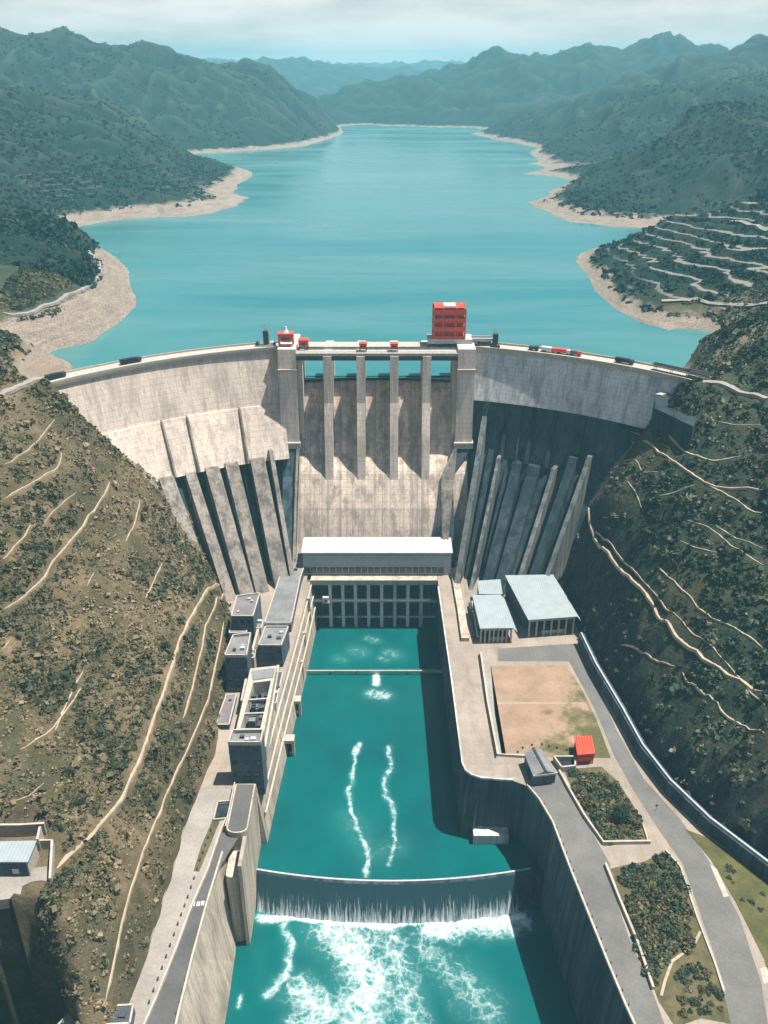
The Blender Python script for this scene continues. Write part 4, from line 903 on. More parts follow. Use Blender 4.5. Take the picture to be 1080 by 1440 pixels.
for pts, zz, lab in (([(-60,1160),(30,1159),(62,1157)], 66, 'beige retaining wall behind the white roofed hut'), ([(56,1162),(52,1180)], 66, 'short pale wall between the hut and the retaining wall'), ([(54,1181),(73,1181),(70,1235)], 64.5, 'thin white frame wall round the right side of the hut yard')):
    o = MB().rail(px2(pts, zz), .8, 54, zz).build('retaining_wall', MT['trim']); tag(o, lab, 'wall')
# ------------------------------------------------------------------ right bank buildings
def shed(label, eave, back, zf, zk, open_front=True, n=7, edge=None):
    """eave: left,right px of the front eave at height zf; back: left,right px at height zk"""
    fl, fr = P2(*eave[0], zf), P2(*eave[1], zf); bl, br = P2(*back[0], zk), P2(*back[1], zk)
    fl, fr, bl, br = (np.array(p) for p in (fl, fr, bl, br)); c = (fl + fr + bl + br) / 4
    o = thing('warehouse', label, 'warehouse', (c[0], c[1], PLAT))
    sh = lambda p, k: c + (p - c) * k
    top = [(*fl, zf), (*fr, zf), (*br, zk), (*bl, zk)]; MB().hexa(top, [(x, y, z + .5) for x, y, z in top]).build('roof', MT['roof_white'], o)
    ins = [sh(p, .95) for p in (fl, fr, br, bl)]; rear = [ins[0] * .78 + ins[3] * .22, ins[1] * .78 + ins[2] * .22, ins[2], ins[3]]
    zz = [zf - .05 + (zk - zf) * .22, zf - .05 + (zk - zf) * .22, zk - .3, zk - .3]
    MB().hexa([(*p, PLAT - 1) for p in rear], [(*p, z - .1) for p, z in zip(rear, zz)]).build('wall', MT['bldg_dark'], o)
    for i in range(n):
        p = ins[0] + (ins[1] - ins[0]) * (i + .15) / (n - .7); MB().box(p[0] - .4, p[0] + .4, p[1] - .35, p[1] + .5, PLAT, zf - .05).build('post', MT['trim'], o)
    MB().rail([ins[0] + np.array([0, .9]), ins[1] + np.array([0, .9])], .3, zf - 2.0, zf - .06).build('fascia', MT['steel_pale'], o)
    m = ins[0] * .7 + ins[1] * .3; m2 = ins[0] * .2 + ins[1] * .8
    MB().rail([m + np.array([0, 1.2]), m2 + np.array([0, 1.2])], .3, PLAT, PLAT + 2.6).build('counter', MT['steel_pale'], o)
    e0, e1 = fr, br; k = .1
    el = [(*(fr - (fr - fl) * .0 + np.array([.02, 0])), zf + .0), (*(fr + (fr - fl) / np.linalg.norm(fr - fl) * 2.2), zf - 2.4), (*(br + (br - bl) / np.linalg.norm(br - bl) * 2.2), zk - 2.4), (*(br + np.array([.02, 0])), zk)]
    MB().hexa([(x, y, z - .3) for x, y, z in el], [(x, y, z + .25) for x, y, z in el]).build('side_roof', MT['clad_grey'], o)
    return o
shed('large white roofed warehouse on the right bank below the dam', ((743,873),(812,868)), ((710,810),(778,809)), 43, 45.5)
shed('smaller white roofed warehouse with columned front beside the channel', ((675,885),(722,884)), ((664,838),(704,837)), 41, 43, n=8)
fl = px2([(672,818),(703,816),(706,836),(674,836)], 42)
o = thing('store_shed', 'small pale roofed shed behind the smaller white warehouse', 'shed', (*fl[0], PLAT)); MB().prism(fl, PLAT, 41.9).build('wall', MT['bldg_dark'], o)
c = np.mean(fl, 0); MB().prism([tuple(c + (np.array(p) - c) * 1.04) for p in fl], 41.91, 42.5).build('roof', MT['roof_white'], o)
o = thing('pipe_rack', 'narrow dark rack of pipes squeezed between wall and smaller warehouse', 'pipe rack', (*P2(663,880,PLAT), PLAT))
for i, (a, b) in enumerate((((660,846),(668,893)), ((664,846),(672,895)))):
    p, q = P2(*a, 35), P2(*b, 35); MB().tube((*p, 34 + i), (*q, 34 + i), .6).build('pipe', MT['steel_pale'] if i else MT['steel_dark'], o)
for k in (.1, .4, .7, .95):
    p, q = np.array(P2(660,846,35)), np.array(P2(668,893,35)); m = p + (q - p) * k; MB().box(m[0] - .5, m[0] + 2.2, m[1] - .3, m[1] + .3, PLAT, 33.5).build('support', MT['steel_dark'], o)
lowwall([(632,776),(640,815),(648,860),(654,902)], PLAT, 2.2, 4.0, 'wide beige wall running beside the right end of the powerhouse hall', 'wall_pale', 'wall')
lowwall([(616,826),(634,950),(650,1074),(655,1085),(664,1091),(677,1095),(700,1097),(722,1098)], PLAT, .9, .6, 'low kerb on the channel edge of the right bank paving', 'dam_grey')
# court and roads
def area(name, pts, mat, dz, z=PLAT):
    q = px2(pts, z); q = q if sum(a[0]*b[1]-b[0]*a[1] for a, b in zip(q, q[1:]+q[:1])) > 0 else q[::-1]
    return struct(MB().add([(x, y, z + dz) for x, y in q], [tuple(range(len(q)))]).build(name, mat))
area('court', [(690,937),(796,935),(816,965),(838,1010),(859,1066),(706,1064),(696,1005)], MT['court'], .03)
area('path', [(676,922),(688,922),(712,1064),(700,1064)], MT['road_pale'], .03)
area('road', [(700,912),(810,905),(835,950),(866,1025),(905,1095),(955,1150),(1000,1215),(1040,1290),(1070,1380),(1085,1470),(1020,1470),(1020,1390),(985,1285),(960,1215),(925,1165),(890,1110),(862,1060),(838,1000),(800,930),(700,930)], MT['asphalt_pale'], .04)
area('road', [(741,1104),(788,1088),(800,1115),(835,1175),(858,1215),(858,1240),(885,1320),(920,1400),(945,1470),(905,1465),(880,1415),(852,1350),(826,1285),(800,1220),(775,1155),(758,1126)], MT['asphalt_pale'], .05)
area('soil_bed', [(792,1082),(846,1078),(870,1100),(895,1140),(915,1184),(848,1190),(822,1150)], MT['soil'], .06)
area('soil_bed', [(858,1222),(872,1218),(905,1212),(938,1196),(958,1222),(980,1290),(1005,1360),(1020,1405),(1028,1440),(985,1432),(950,1445),(926,1408),(895,1322)], MT['soil'], .06)
area('lawn', [(963,1166),(1000,1180),(1080,1235),(1140,1280),(1140,1450),(1095,1440),(1075,1350),(1035,1270),(1000,1210)], MT['lawn'], .07)
for pts, lab in (([(676,920),(686,990),(700,1063),(738,1065)], 'low kerb wall along the channel side of the sandy court'),):
    lowwall(pts, PLAT, 1.3, .9, lab, 'trim')
o = MB().rail(px2([(673,922),(683,990),(697,1066)], PLAT), .5, PLAT, PLAT + .7).build('drain_kerb', MT['black']); tag(o, 'dark drain kerb on the channel side of the sandy court', 'kerb')
lowwall([(741,1105),(758,1125),(777,1157),(801,1221),(827,1286),(853,1351),(880,1416),(905,1470)], PLAT, 1.1, .7, 'pale parapet along the curved top of the lower right river wall')
lowwall([(786,1086),(800,1112),(822,1150),(848,1187),(914,1186)], PLAT, 1.6, .8, 'pale bent wall round the upper planting bed')
lowwall([(851,1217),(870,1265),(895,1325),(918,1392)], PLAT, 1.6, .8, 'straight pale wall between the walkway and the lower planting bed')
lowwall([(936,1196),(957,1220),(980,1290),(1005,1355),(1018,1396)], PLAT, .6, .6, 'low pale kerb between the lower planting bed and the right road')
lowwall([(912,1186),(904,1160)], PLAT, .8, .6, 'short pale kerb at the corner of the upper planting bed')
# posts along the river parapet
base_post = None
pts = px2([(745,1112),(762,1132),(780,1165),(803,1226),(829,1290),(855,1355),(880,1414)], PLAT)
dl = dens([(x, y, 0) for x, y in pts], 4.0)
for i, p in enumerate(dl):
    if base_post is None:
        base_post = MB().box(p[0] + .7, p[0] + 1.0, p[1] - .15, p[1] + .15, PLAT + .05, PLAT + 1.25).build('bollard', MT['steel_dark']); base_post.data.transform(__import__('mathutils').Matrix.Translation((-p[0], -p[1], 0))); base_post.location = (p[0], p[1], 0); b_ = base_post
    else: b_ = base_post.copy(); COL.objects.link(b_); b_.location = (p[0], p[1], 0)
    tag(b_, 'short dark bollard inside the curved parapet of the lower right walkway', 'bollard', 'bollards along the walkway parapet')
pts = px2([(300,1168),(285,1210),(268,1262),(254,1300),(232,1362),(214,1410)], PLAT)
first = None
for i, p in enumerate(dens([(x, y, 0) for x, y in pts], 3.4)):
    if first is None: first = b_ = MB().box(-.2, .2, -.5, .5, PLAT, PLAT + .95).build('road_block', MT['steel_dark']); b_.location = (p[0] - .9, p[1], 0)
    else: b_ = first.copy(); COL.objects.link(b_); b_.location = (p[0] - .9, p[1], 0)
    tag(b_, 'dark road block beside the dividing wall of the left bank road', 'road block', 'road blocks along the dividing wall')
pts = px2([(308,1222),(288,1290),(268,1362),(252,1425)], PLAT); first = None
for i, p in enumerate(dens([(x, y, 0) for x, y in pts], 3.4)):
    if first is None: first = b_ = MB().box(-.2, .2, -.5, .5, PLAT + .03, PLAT + 1).build('parapet_block', MT['steel_dark']); b_.location = (p[0] - .6, p[1], 0)
    else: b_ = first.copy(); COL.objects.link(b_); b_.location = (p[0] - .6, p[1], 0)
    tag(b_, 'dark block just inside the river parapet of the left bank road', 'road block', 'blocks along the river parapet')
# retaining wall with ditch on the hill side of the right road
o = thing('roadside_fence', 'long pale fence on a dark wall between the right road and the cliff', 'fence', (*P2(905,1055,PLAT), PLAT))
fp = px2([(812,905),(832,948),(868,1010),(897,1064),(935,1114),(990,1168),(1080,1238),(1180,1320)], PLAT)
MB().rail([(x + 1.5, y) for x, y in fp], 3.0, PLAT - 2, PLAT + 6.2).build('base_wall', MT['wall_dark'], o)
MB().rail([(x + 1.2, y) for x, y in fp], .7, PLAT + 6.21, PLAT + 7.2).build('rail', MT['steel_pale'], o)
# gatehouse at the corner of the walkway
GQ = px2([(737,1058),(762,1052),(784,1086),(750,1090)], 38.5)
o = thing('gatehouse', 'small gatehouse with dark ribbed roof where the walkway leaves the right bank paving', 'gatehouse', (*np.mean(GQ, 0), PLAT))
c = np.mean(GQ, 0); MB().prism([tuple(c + (np.array(p) - c) * .93) for p in GQ], PLAT, 38).build('wall', MT['bldg_dark'], o)
A4 = [np.array(p) for p in GQ]; r0, r1 = (A4[0] + A4[1]) / 2, (A4[2] + A4[3]) / 2
v = [(*A4[0], 38), (*A4[3], 38), (*A4[2], 38), (*A4[1], 38), (*r0, 40), (*r1, 40)]
MB().add(v, [(0,1,5,4),(2,3,4,5),(0,4,3),(1,2,5),(3,2,1,0)]).build('roof', MT['roof_grey'], o)
MB().rail([r0, r1], .9, 39.85, 40.25).build('ridge', MT['steel_dark'], o)
MB().rail([A4[3] + np.array([0, .1]), A4[2] + np.array([0, .1])], .6, 37.4, 38.3).build('gutter', MT['trim'], o)
MB().rail([A4[0] * .6 + A4[3] * .4 + np.array([.2, 0]), A4[0] * .3 + A4[3] * .7 + np.array([.2, 0])], .3, PLAT + .02, 35.5).build('door', MT['glass'], o)
q = px2([(779,1063),(809,1063),(809,1076),(790,1078)], 35); o = thing('pump_pit', 'open dark walled pit between the gatehouse and the red kiosk', 'pit', (*q[0], PLAT))
for i in range(4): MB().rail([q[i], q[(i + 1) % 4]], .7, PLAT, 35).build('pit_wall', MT['trim'], o)
cc = np.mean(q, 0); MB().prism([tuple(cc + (np.array(p) - cc) * .85) for p in q], PLAT + .05, PLAT + .6).build('pit_floor', MT['black'], o)
# red kiosk
KQ = px2([(808,1036),(832,1035),(837,1060),(812,1062)], 38); c = np.mean(KQ, 0)
o = thing('kiosk', 'bright red roofed kiosk at the corner of the sandy court', 'kiosk', (c[0], c[1], PLAT))
for p in KQ:
    w = c + (np.array(p) - c) * .88; MB().box(w[0] - .2, w[0] + .2, w[1] - .2, w[1] + .2, PLAT + .04, 37.4).build('post', MT['red'], o)
MB().prism(KQ, 37.4, 38.2).build('roof', MT['red'], o)
mb = MB()
for k in np.linspace(.1, .9, 6):
    a = np.array(KQ[0]) * (1 - k) + np.array(KQ[1]) * k; b = np.array(KQ[3]) * (1 - k) + np.array(KQ[2]) * k; mb.rail([a, b], .25, 38.2, 38.45)
mb.build('roof_rib', MT['red'], o)
w = [tuple(c + (np.array(p) - c) * .8) for p in KQ]; MB().prism(w, PLAT + .04, 36.6).build('wall', MT['red_dark'], o)
MB().rail([c + (np.array(KQ[3]) - c) * .82, c + (np.array(KQ[2]) - c) * .82], .2, 33.5, 35.8).build('shutter', MT['red'], o)
# row of small plants at the court's near edge
def leafy(n, rx, rz, size, seed, flat=.6):
    r = np.random.default_rng(seed); d = r.normal(size=(n, 3)); d[:, 2] = np.abs(d[:, 2]) * .9 + .05; d /= np.linalg.norm(d, axis=1)[:, None]
    rad_ = (.45 + .55 * r.random(n) ** .5) * (1 + .25 * np.sin(3 * np.arctan2(d[:, 1], d[:, 0]) + seed)); c = d * rad_[:, None] * [rx, rx, rz]
    nn = d + r.normal(size=(n, 3)) * flat; nn /= np.linalg.norm(nn, axis=1)[:, None]
    a = np.cross(nn, [0.3, .5, .8]); a /= np.linalg.norm(a, axis=1)[:, None]; b = np.cross(nn, a); s = (size * (.6 + .8 * r.random(n)))[:, None]
    v = np.stack([c - a * s - b * s * .7, c + a * s - b * s * .7, c + a * s * .8 + b * s * .7, c - a * s * .8 + b * s * .7], 1).reshape(-1, 3)
    return v, r.random(n).repeat(4) * .4 - .2
def scatter(name, pts, zs, size, tint, mat, protos, label=None):
    V, T = [], []; n = len(pts)
    for i in range(n):
        v, tt = protos[i % len(protos)]; a = RNG.random() * 6.283; ca, sa = math.cos(a), math.sin(a); s = size[i]
        q = np.empty_like(v); q[:, 0] = (v[:, 0] * ca - v[:, 1] * sa) * s + pts[i, 0]; q[:, 1] = (v[:, 0] * sa + v[:, 1] * ca) * s + pts[i, 1]; q[:, 2] = v[:, 2] * s * (.75 + .5 * RNG.random()) + zs[i]
        V.append(q); T.append(np.clip(tt + tint[i], 0, 1))
    V = np.concatenate(V); T = np.concatenate(T); f = np.arange(len(V)).reshape(-1, 4)
    o = npmesh(name, V, f, mat, {'tint': T}, False); o['kind'] = 'stuff'; return o
# trails
TRAILS = [([(322,824),(300,823),(285,838),(262,875),(240,940),(215,1010),(190,1080),(165,1130),(130,1175),(95,1205),(72,1230)], 2.6),
 ([(325,846),(300,858),(287,880),(283,915),(270,970),(255,1015)], 1.6),
 ([(315,872),(308,910),(293,985),(270,1040),(245,1090),(220,1150),(190,1230),(165,1330),(147,1425)], 1.5),
 ([(85,630),(88,650),(70,664),(40,682),(0,705)], 1.8), ([(155,675),(150,692),(135,712),(95,765),(60,815),(20,848),(0,862)], 1.9),
 ([(45,735),(35,755),(15,775),(0,790)], 1.5), ([(198,700),(190,735),(175,765)], 1.2), ([(230,790),(215,820),(203,845)], 1.2), ([(80,585),(60,610),(30,640),(0,655)], 1.2), ([(120,940),(95,985),(75,1035)], 1.2),
 ([(816,700),(828,730),(845,770),(875,800),(910,835),(940,875),(985,920),(1030,952),(1080,975)], 3.0),
 ([(902,620),(930,640),(965,660),(990,680),(1030,688),(1080,690)], 2.2), ([(933,602),(955,630),(985,645),(1010,648),(1050,640)], 2.2), ([(990,680),(1040,705),(1080,725)], 1.6), ([(880,675),(895,695),(905,720)], 1.2), ([(920,700),(955,690),(985,682)], 2.0),
 ([(835,745),(880,790),(930,850),(980,895),(1020,930),(1080,1000)], .9), ([(1000,735),(1040,760),(1080,775)], 1.0), ([(870,655),(905,668),(940,665)], .9), ([(960,730),(1000,742),(1030,770),(1080,800)], 1.0), ([(870,905),(920,930),(955,942)], 1.0), ([(1000,590),(1040,600),(1080,598)], .9), ([(60,740),(80,715),(110,690)], 1.0), ([(120,830),(128,815),(135,800)], .9), ([(20,1060),(60,1040),(85,1010),(120,960)], 1.1), ([(0,920),(10,905),(20,895)], 1.1), ([(10,1130),(50,1120),(70,1095)], 1.0), ([(920,795),(960,830),(1000,870),(1080,915)], 1.4), ([(950,760),(985,772),(1015,780)], 1.2), ([(955,942),(985,975),(1020,1005),(1080,1040)], 1.6)]
TR = []
def ribbon(name, w2, width, mat, dz=.25, it=1):
    pts = [Vector((p[0], p[1])) for p in dens([(x, y, 0) for x, y in w2], 2.0)]
    sm = pts
    for _ in range(it): sm = [(sm[max(0, i-1)] + sm[i] * 2 + sm[min(len(sm)-1, i+1)]) / 4 for i in range(len(sm))]
    v = []
    for i, p in enumerate(sm):
        d = (sm[min(i+1, len(sm)-1)] - sm[max(i-1, 0)]).normalized(); n = Vector((-d.y, d.x)) * width / 2 * (.75 + .5 * random.random()) * (min(1, .25 + min(i, len(sm) - 1 - i) / 5) if it > 1 else 1)
        zc = float(tz(p.x, p.y)) if p.y < 636 else float(height([p.x], [p.y])[0]); TR.append((p.x, p.y, width))
        zt_ = zc + dz + .12 * (random.random() - .5); e = n * 1.12
        v += [(p.x - e.x, p.y - e.y, zt_ - 1.6), (p.x - n.x, p.y - n.y, zt_), (p.x + n.x, p.y + n.y, zt_), (p.x + e.x, p.y + e.y, zt_ - 1.6)]
    m = len(sm); f = [(i*4+j, i*4+j+1, (i+1)*4+j+1, (i+1)*4+j) for i in range(m-1) for j in range(3)]
    return struct(MB().add(v, f).build(name, mat))
for pts, w in TRAILS: ribbon('dirt_path', [R(*p) for p in pts], w * .72, MT['dirt'], .08, 7)
for pts in ([(0,560),(30,549),(58,540),(75,537)], [(1080,568),(1040,557),(1005,547),(985,545)]): ribbon('road', px2(pts, 151), 4.2, MT['road_pale'], .6)
ribbon('road', px2([(0,440),(40,436),(75,427),(105,413),(130,397),(140,383),(136,369),(124,356)], 150), 5, MT['road_pale'], .5, 4)
TE = []
for pts in ([(1018,308),(1040,314),(1080,325)], [(930,425),(980,422),(1080,428)]):
    def Rf(px, py):
        dx, dy, dz = ray(px, py); t_ = np.arange(500, 1400, 1.0); x, y, z = dx*t_, dy*t_, CH+dz*t_
        h_ = np.where(y < 638, tz(x, y), ftz(x, np.maximum(y, 639))); k = np.nonzero(z < h_)[0]; k = k[0] if len(k) else -1; return (x[k], y[k])
    w2 = [Rf(*p) for p in pts]; p_ = dens([(x, y, 0) for x, y in w2], 5); v = []
    for i, p in enumerate(p_):
        a, b = p_[max(i-1, 0)], p_[min(i+1, len(p_)-1)]; d = Vector((b[0]-a[0], b[1]-a[1])).normalized(); n = Vector((-d.y, d.x)) * 1.7
        for s in (-1, 1):
            xx, yy = p[0] + n.x * s, p[1] + n.y * s; hh = float(height([xx], [yy])[0]); v.append((xx, yy, hh + 1.2))
    TE += [(p[0], p[1]) for p in p_]
    struct(MB().add(v, [(2*i, 2*i+1, 2*i+3, 2*i+2) for i in range(len(p_)-1)]).build('dirt_path', MT['road_pale']))
TR = np.array(TR)
# scrub on the near slopes
protos = [leafy(24, 1, .85, .4, s) for s in range(8)]
def near_pts(n, xr, yr, zmin=35.5):
    x = RNG.uniform(*xr, n); y = RNG.uniform(*yr, n); z = tz(x, y); k = z > zmin
    k &= ~((y > 445) & (z < LAKE + np.where(x < 0, 22, 10) - 5 * (fbm(x / 12, y / 12, 91, 2) > .1))); k &= ~((np.hypot(x - ARC[0], y - ARC[1]) > RAD - 2) & (np.hypot(x - ARC[0], y - ARC[1]) < RAD + 13) & (np.abs(x) < 178))
    x, y, z = x[k], y[k], z[k]; d = np.full(len(x), 1e9)
    for i in range(0, len(x), 3000): d[i:i+3000] = (np.hypot(x[i:i+3000, None] - TR[:, 0], y[i:i+3000, None] - TR[:, 1]) - TR[:, 2] * .55).min(1)
    k = d > 1.0; k &= ~((x < -108) & (x > -140) & (y > 178) & (y < 210)); return x[k], y[k], z[k]
x, y, z = near_pts(105000, (-265, -60), (125, 640)); cl = fbm(x / 22, y / 22, 51, 3)
k = RNG.random(len(x)) < np.clip(.78 + 1.3 * cl, .3, 1); x, y, z, cl = x[k], y[k], z[k], cl[k]
scatter('scrub', np.stack([x, y], 1), z - .3, np.clip(RNG.lognormal(-.4, .5, len(x)), .3, 2.6), np.clip(.55 - .9 * cl + RNG.normal(0, .2, len(x)), 0, 1) * np.where(y > 500, .7, 1), MT['scrub_dry'], protos)
x, y, z = near_pts(46000, (84, 300), (125, 640)); cl = fbm(x / 26, y / 26, 53, 3)
steep = np.hypot(tz(x + 2, y) - tz(x - 2, y), tz(x, y + 2) - tz(x, y - 2)) / 4
k = (RNG.random(len(x)) < np.clip(.8 + 1.3 * cl, .15, 1)) & (RNG.random(len(x)) < np.where(steep > 1.5, .22, 1)); x, y, z, cl = x[k], y[k], z[k], cl[k]
scatter('scrub', np.stack([x, y], 1), z - .3, np.clip(RNG.lognormal(.0, .42, len(x)), .5, 3.2), np.clip(.5 - .8 * cl + RNG.normal(0, .28, len(x)), 0, 1), MT['scrub_green'], protos)
# woods on the far hills
protos2 = [leafy(9, 1, .9, .6, s + 40, .9) for s in range(6)]
n = 130000; y = 640 * np.exp(RNG.random(n) ** 1.25 * math.log(2600 / 640)); x = RNG.uniform(-.6, .6, n) * (y + 40); z = ftz(x, y)
cl = fbm(x / 70, y / 70, 57, 4); k = (z > LAKE + np.where(x < 30, np.where(y < 900, 20, np.where(y < 1700, 8, 5)), 5) + 3 * cl) & (RNG.random(n) < np.clip(.7 + 1.6 * cl, .08, 1)); x, y, z, cl = x[k], y[k], z[k], cl[k]
k = ~((x > 200) & (y < 900) & (((z + 1.6) / 5.2) % 1 < .46)); x, y, z, cl = x[k], y[k], z[k], cl[k]; te = np.array(TE); k = np.ones(len(x), bool); near = np.nonzero((y < 1000) & (x > 200))[0]
k[near] = np.hypot(x[near, None] - te[:, 0], y[near, None] - te[:, 1] + 2).min(1) > 6; x, y, z, cl = x[k], y[k], z[k], cl[k]
scatter('woods', np.stack([x, y], 1), z - .6, np.clip(RNG.lognormal(.42, .38, len(x)), .7, 3.4), np.clip(.42 - .5 * cl + RNG.normal(0, .2, len(x)), 0, 1), MT['forest'], protos2)
# shrubs in the planting beds: each one a thing
def inside(poly, x, y):
    c = False; n = len(poly); j = n - 1
    for i in range(n):
        if (poly[i][1] > y) != (poly[j][1] > y) and x < (poly[j][0]-poly[i][0])*(y-poly[i][1])/(poly[j][1]-poly[i][1])+poly[i][0]: c = not c
        j = i
    return c
shrub_me = []
for s in range(5):
    v, tt = leafy(150, 1, .95, .17, 200 + s, .8); f = np.arange(len(v)).reshape(-1, 4)
    ob = npmesh('shrub', v, f, MT['scrub_green'] if s % 2 else MT['scrub_dry'], {'tint': np.clip(tt + (.3 if s % 2 else .25) + .08 * s, 0, 1)}, False); shrub_me.append(ob.data); bpy.data.objects.remove(ob)
def bed(pts, n, label, group, smin, smax, hole=None):
    q = px2(pts, PLAT); xs_ = [p[0] for p in q]; ys_ = [p[1] for p in q]; got = []
    for _ in range(6000):
        if len(got) >= n: break
        x, y = random.uniform(min(xs_), max(xs_)), random.uniform(min(ys_), max(ys_))
        if inside(q, x, y) and all(math.hypot(x - a, y - b) > .5 * (smin + smax) / 2 for a, b in got): got.append((x, y))
    for x, y in got:
        ob = bpy.data.objects.new('shrub', random.choice(shrub_me)); COL.objects.link(ob); ob.location = (x, y, PLAT - .1); s = random.uniform(smin, smax); ob.scale = (s, s * random.uniform(.85, 1.15), s * random.uniform(.7, 1.2)); ob.rotation_euler.z = random.random() * 6.28
        tag(ob, label, 'shrub', group)
bed([(797,1086),(843,1083),(866,1103),(890,1140),(905,1178),(852,1183),(828,1150)], 75, 'dense olive shrub inside the bent wall of the upper planting bed', 'shrubs of the upper planting bed', 1.2, 3.2)
bed([(874,1228),(936,1204),(955,1235),(968,1285),(975,1330),(940,1345),(915,1390),(898,1330),(882,1270)], 150, 'dense olive shrub of the lower planting bed beside the straight wall', 'shrubs of the lower planting bed', 1.0, 3.0)
bed([(950,1375),(985,1345),(1012,1392),(1020,1430),(955,1432)], 34, 'low shrub at the near tip of the lower planting bed', 'shrubs at the tip of the lower bed', 1.0, 1.8)
bed([(985,1190),(1075,1245),(1078,1350),(1040,1260)], 12, 'small bush on the grass verge beyond the right road', 'bushes on the grass verge', .7, 1.2)
ribbon_pts = px2([(985,1310),(975,1330),(945,1352),(935,1380),(930,1400)], PLAT); q = MB().rail(ribbon_pts, .9, PLAT + .062, PLAT + .075); struct(q.build('path', MT['dirt']))
# big tree in the upper bed
tx, ty = P2(872,1152,PLAT)
tr = thing('round_tree', 'biggest dark green tree in the upper planting bed by the right road', 'tree', (tx, ty, PLAT))
mb = MB(); mb.tube((tx, ty, PLAT - .2), (tx, ty, PLAT + 2.6), .34, .22, 10)
for a in range(6): mb.tube((tx, ty, PLAT + 1.8), (tx + math.cos(a) * 1.8, ty + math.sin(a) * 1.8, PLAT + 4 + (a % 3) * .6), .14, .05, 6)
mb.build('trunk', MT['bark'], tr)
vs, ts = [], []
for i in range(16):
    v, tt = leafy(90, 1.5, 1.3, .24, 300 + i, .9); a = i * 2.4; rr = 2.4 * math.sqrt((i + .5) / 16); v = v + np.array([math.cos(a) * rr, math.sin(a) * rr, 2.0 + 2.4 * (1 - (rr / 2.9) ** 2) + .4 * math.sin(i)]); vs.append(v); ts.append(tt + .12)
v = np.concatenate(vs); npmesh('crown', v, np.arange(len(v)).reshape(-1, 4), MT['scrub_green'], {'tint': np.clip(np.concatenate(ts), 0, 1)}, False, tr)
for px, py in ((735,1052),(748,1048),(762,1047),(772,1050),(783,1052),(797,1055),(728,1058)):
    x, y = P2(px, py, PLAT); ob = bpy.data.objects.new('court_plant', shrub_me[1]); COL.objects.link(ob); ob.location = (x, y, PLAT); ob.scale = (.5, .5, .8); tag(ob, 'tiny plant in the row along the near edge of the sandy court', 'plant', 'plants along the court edge')
# sign post by the road
x, y = P2(922,1140,PLAT); o = thing('sign_post', 'thin dark sign post at the road bend beside the upper bed', 'sign post', (x, y, PLAT))
MB().tube((x, y, PLAT), (x, y, PLAT + 3.4), .09).build('post', MT['steel_dark'], o); MB().box(x - .5, x + .5, y - .06, y + .06, PLAT + 2.5, PLAT + 3.3).build('sign_panel', MT['steel_dark'], o)
# lane hints: pale worn patches on the road
for pts in ([(998,1215),(1008,1222),(1025,1260),(1018,1262)], [(1068,1362),(1078,1360),(1086,1380),(1074,1384)]): area('worn_patch', pts, MT['trim'], .075)
# ------------------------------------------------------------------ air
m = bpy.data.materials.new('haze_air'); m.use_nodes = True; nt = m.node_tree; nt.nodes.clear()
vo = nt.nodes.new('ShaderNodeVolumePrincipled'); vo.inputs['Color'].default_value = (.32, .75, .89, 1); vo.inputs['Density'].default_value = .000125; vo.inputs['Anisotropy'].default_value = 0.0
om = nt.nodes.new('ShaderNodeOutputMaterial'); nt.links.new(vo.outputs[0], om.inputs['Volume'])
zmax = max(float(FZ.max()), float(GZ.max()), CH) + 25; zmin = min(float(FZ.min()), float(GZ.min()), -40) - 1
hz = MB().box(-8200, 8200, -300, 11900, zmin, zmax).build('haze', m); hz['kind'] = 'stuff'
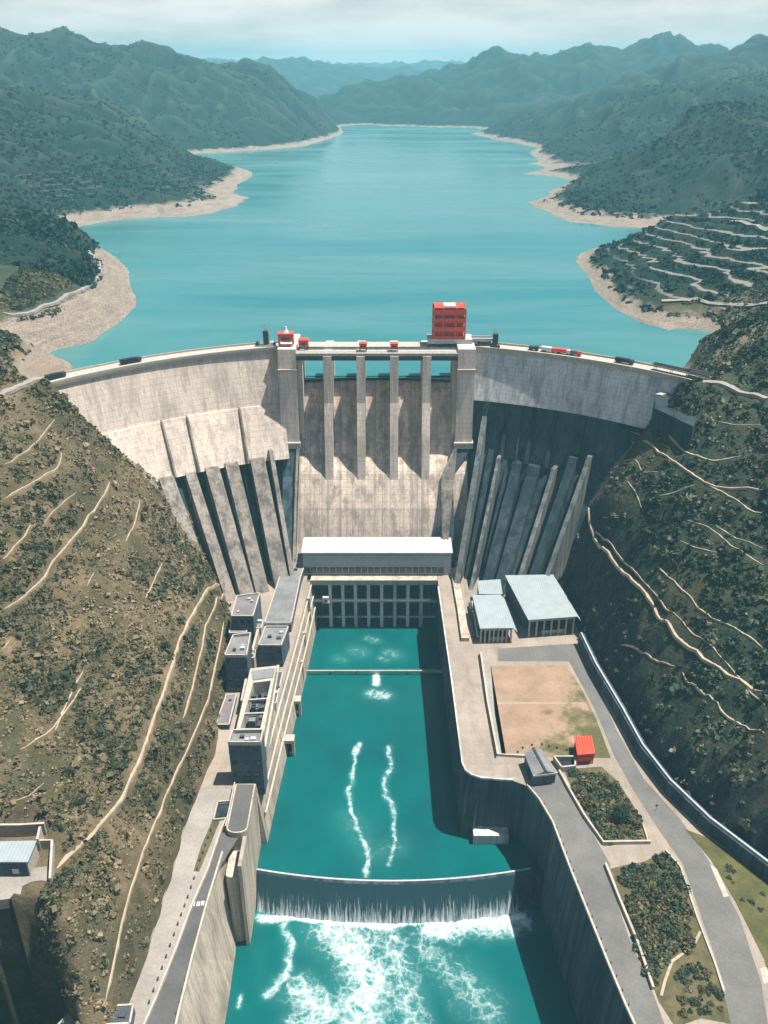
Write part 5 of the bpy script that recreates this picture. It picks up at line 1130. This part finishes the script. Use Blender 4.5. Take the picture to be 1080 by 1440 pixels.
# ------------------------------------------------------------------ light
SUN = Vector((.35, .03, 1)).normalized(); EL = math.asin(SUN.z); AZ = math.atan2(SUN.x, SUN.y)
w = bpy.data.worlds.new('World'); S.world = w; w.use_nodes = True; nt = w.node_tree; bg = nt.nodes['Background']
sky = nt.nodes.new('ShaderNodeTexSky'); sky.sky_type = 'NISHITA'; sky.sun_disc = False; sky.sun_elevation = EL; sky.sun_rotation = AZ; sky.air_density = 1.0; sky.dust_density = 1.5; sky.ozone_density = 1.5
tc = nt.nodes.new('ShaderNodeTexCoord'); sz = nt.nodes.new('ShaderNodeSeparateXYZ'); nt.links.new(tc.outputs['Generated'], sz.inputs[0]); mp = nt.nodes.new('ShaderNodeMapping'); mp.inputs['Scale'].default_value = (2.2, 2.2, 11); nt.links.new(tc.outputs['Generated'], mp.inputs['Vector'])
no = nt.nodes.new('ShaderNodeTexNoise'); no.inputs['Scale'].default_value = 2.2; no.inputs['Detail'].default_value = 7; no.inputs['Roughness'].default_value = .58; nt.links.new(mp.outputs[0], no.inputs['Vector'])
rp = nt.nodes.new('ShaderNodeValToRGB'); rp.color_ramp.elements[0].position = .36; rp.color_ramp.elements[1].position = .6; rp.color_ramp.elements[0].color = (.5, .5, .5, 1); nt.links.new(no.outputs['Fac'], rp.inputs[0])
mx = nt.nodes.new('ShaderNodeMix'); mx.data_type = 'RGBA'; lowc = nt.nodes.new('ShaderNodeMapRange'); lowc.inputs[1].default_value = .08; lowc.inputs[2].default_value = .17; lowc.inputs[3].default_value = 1; lowc.inputs[4].default_value = 0; nt.links.new(sz.outputs[2], lowc.inputs[0])
ml = nt.nodes.new('ShaderNodeMath'); ml.operation = 'MULTIPLY'; nt.links.new(rp.outputs[0], ml.inputs[0]); nt.links.new(lowc.outputs[0], ml.inputs[1]); nt.links.new(ml.outputs[0], mx.inputs[0]); nt.links.new(sky.outputs[0], mx.inputs[6]); mx.inputs[7].default_value = (11.2, 10.4, 10, 1)
nt.links.new(mx.outputs[2], bg.inputs['Color']); bg.inputs['Strength'].default_value = .05
ld = bpy.data.lights.new('sun', 'SUN'); ld.energy = 5.0; ld.angle = math.radians(.5); ld.color = (1, .95, .87)
lo = bpy.data.objects.new('sun', ld); COL.objects.link(lo); lo.location = (200, 100, 900); lo.rotation_euler = (-SUN).to_track_quat('-Z', 'Y').to_euler()
# ------------------------------------------------------------------ camera
cd = bpy.data.cameras.new('camera'); co = bpy.data.objects.new('camera', cd); COL.objects.link(co); S.camera = co
cd.sensor_fit = 'VERTICAL'; cd.sensor_height = 24; cd.lens = 24 * F / 1440; cd.clip_start = 1; cd.clip_end = 40000
co.location = (0, 0, CH); co.rotation_euler = (math.pi / 2 - PITCH, 0, 0)
S.view_settings.view_transform = 'Standard'; S.view_settings.look = 'None'; S.view_settings.exposure = 0.85; S.view_settings.gamma = 1
S.cycles.use_denoising = True; S.cycles.max_bounces = 5; S.cycles.volume_bounces = 1; S.cycles.diffuse_bounces = 2
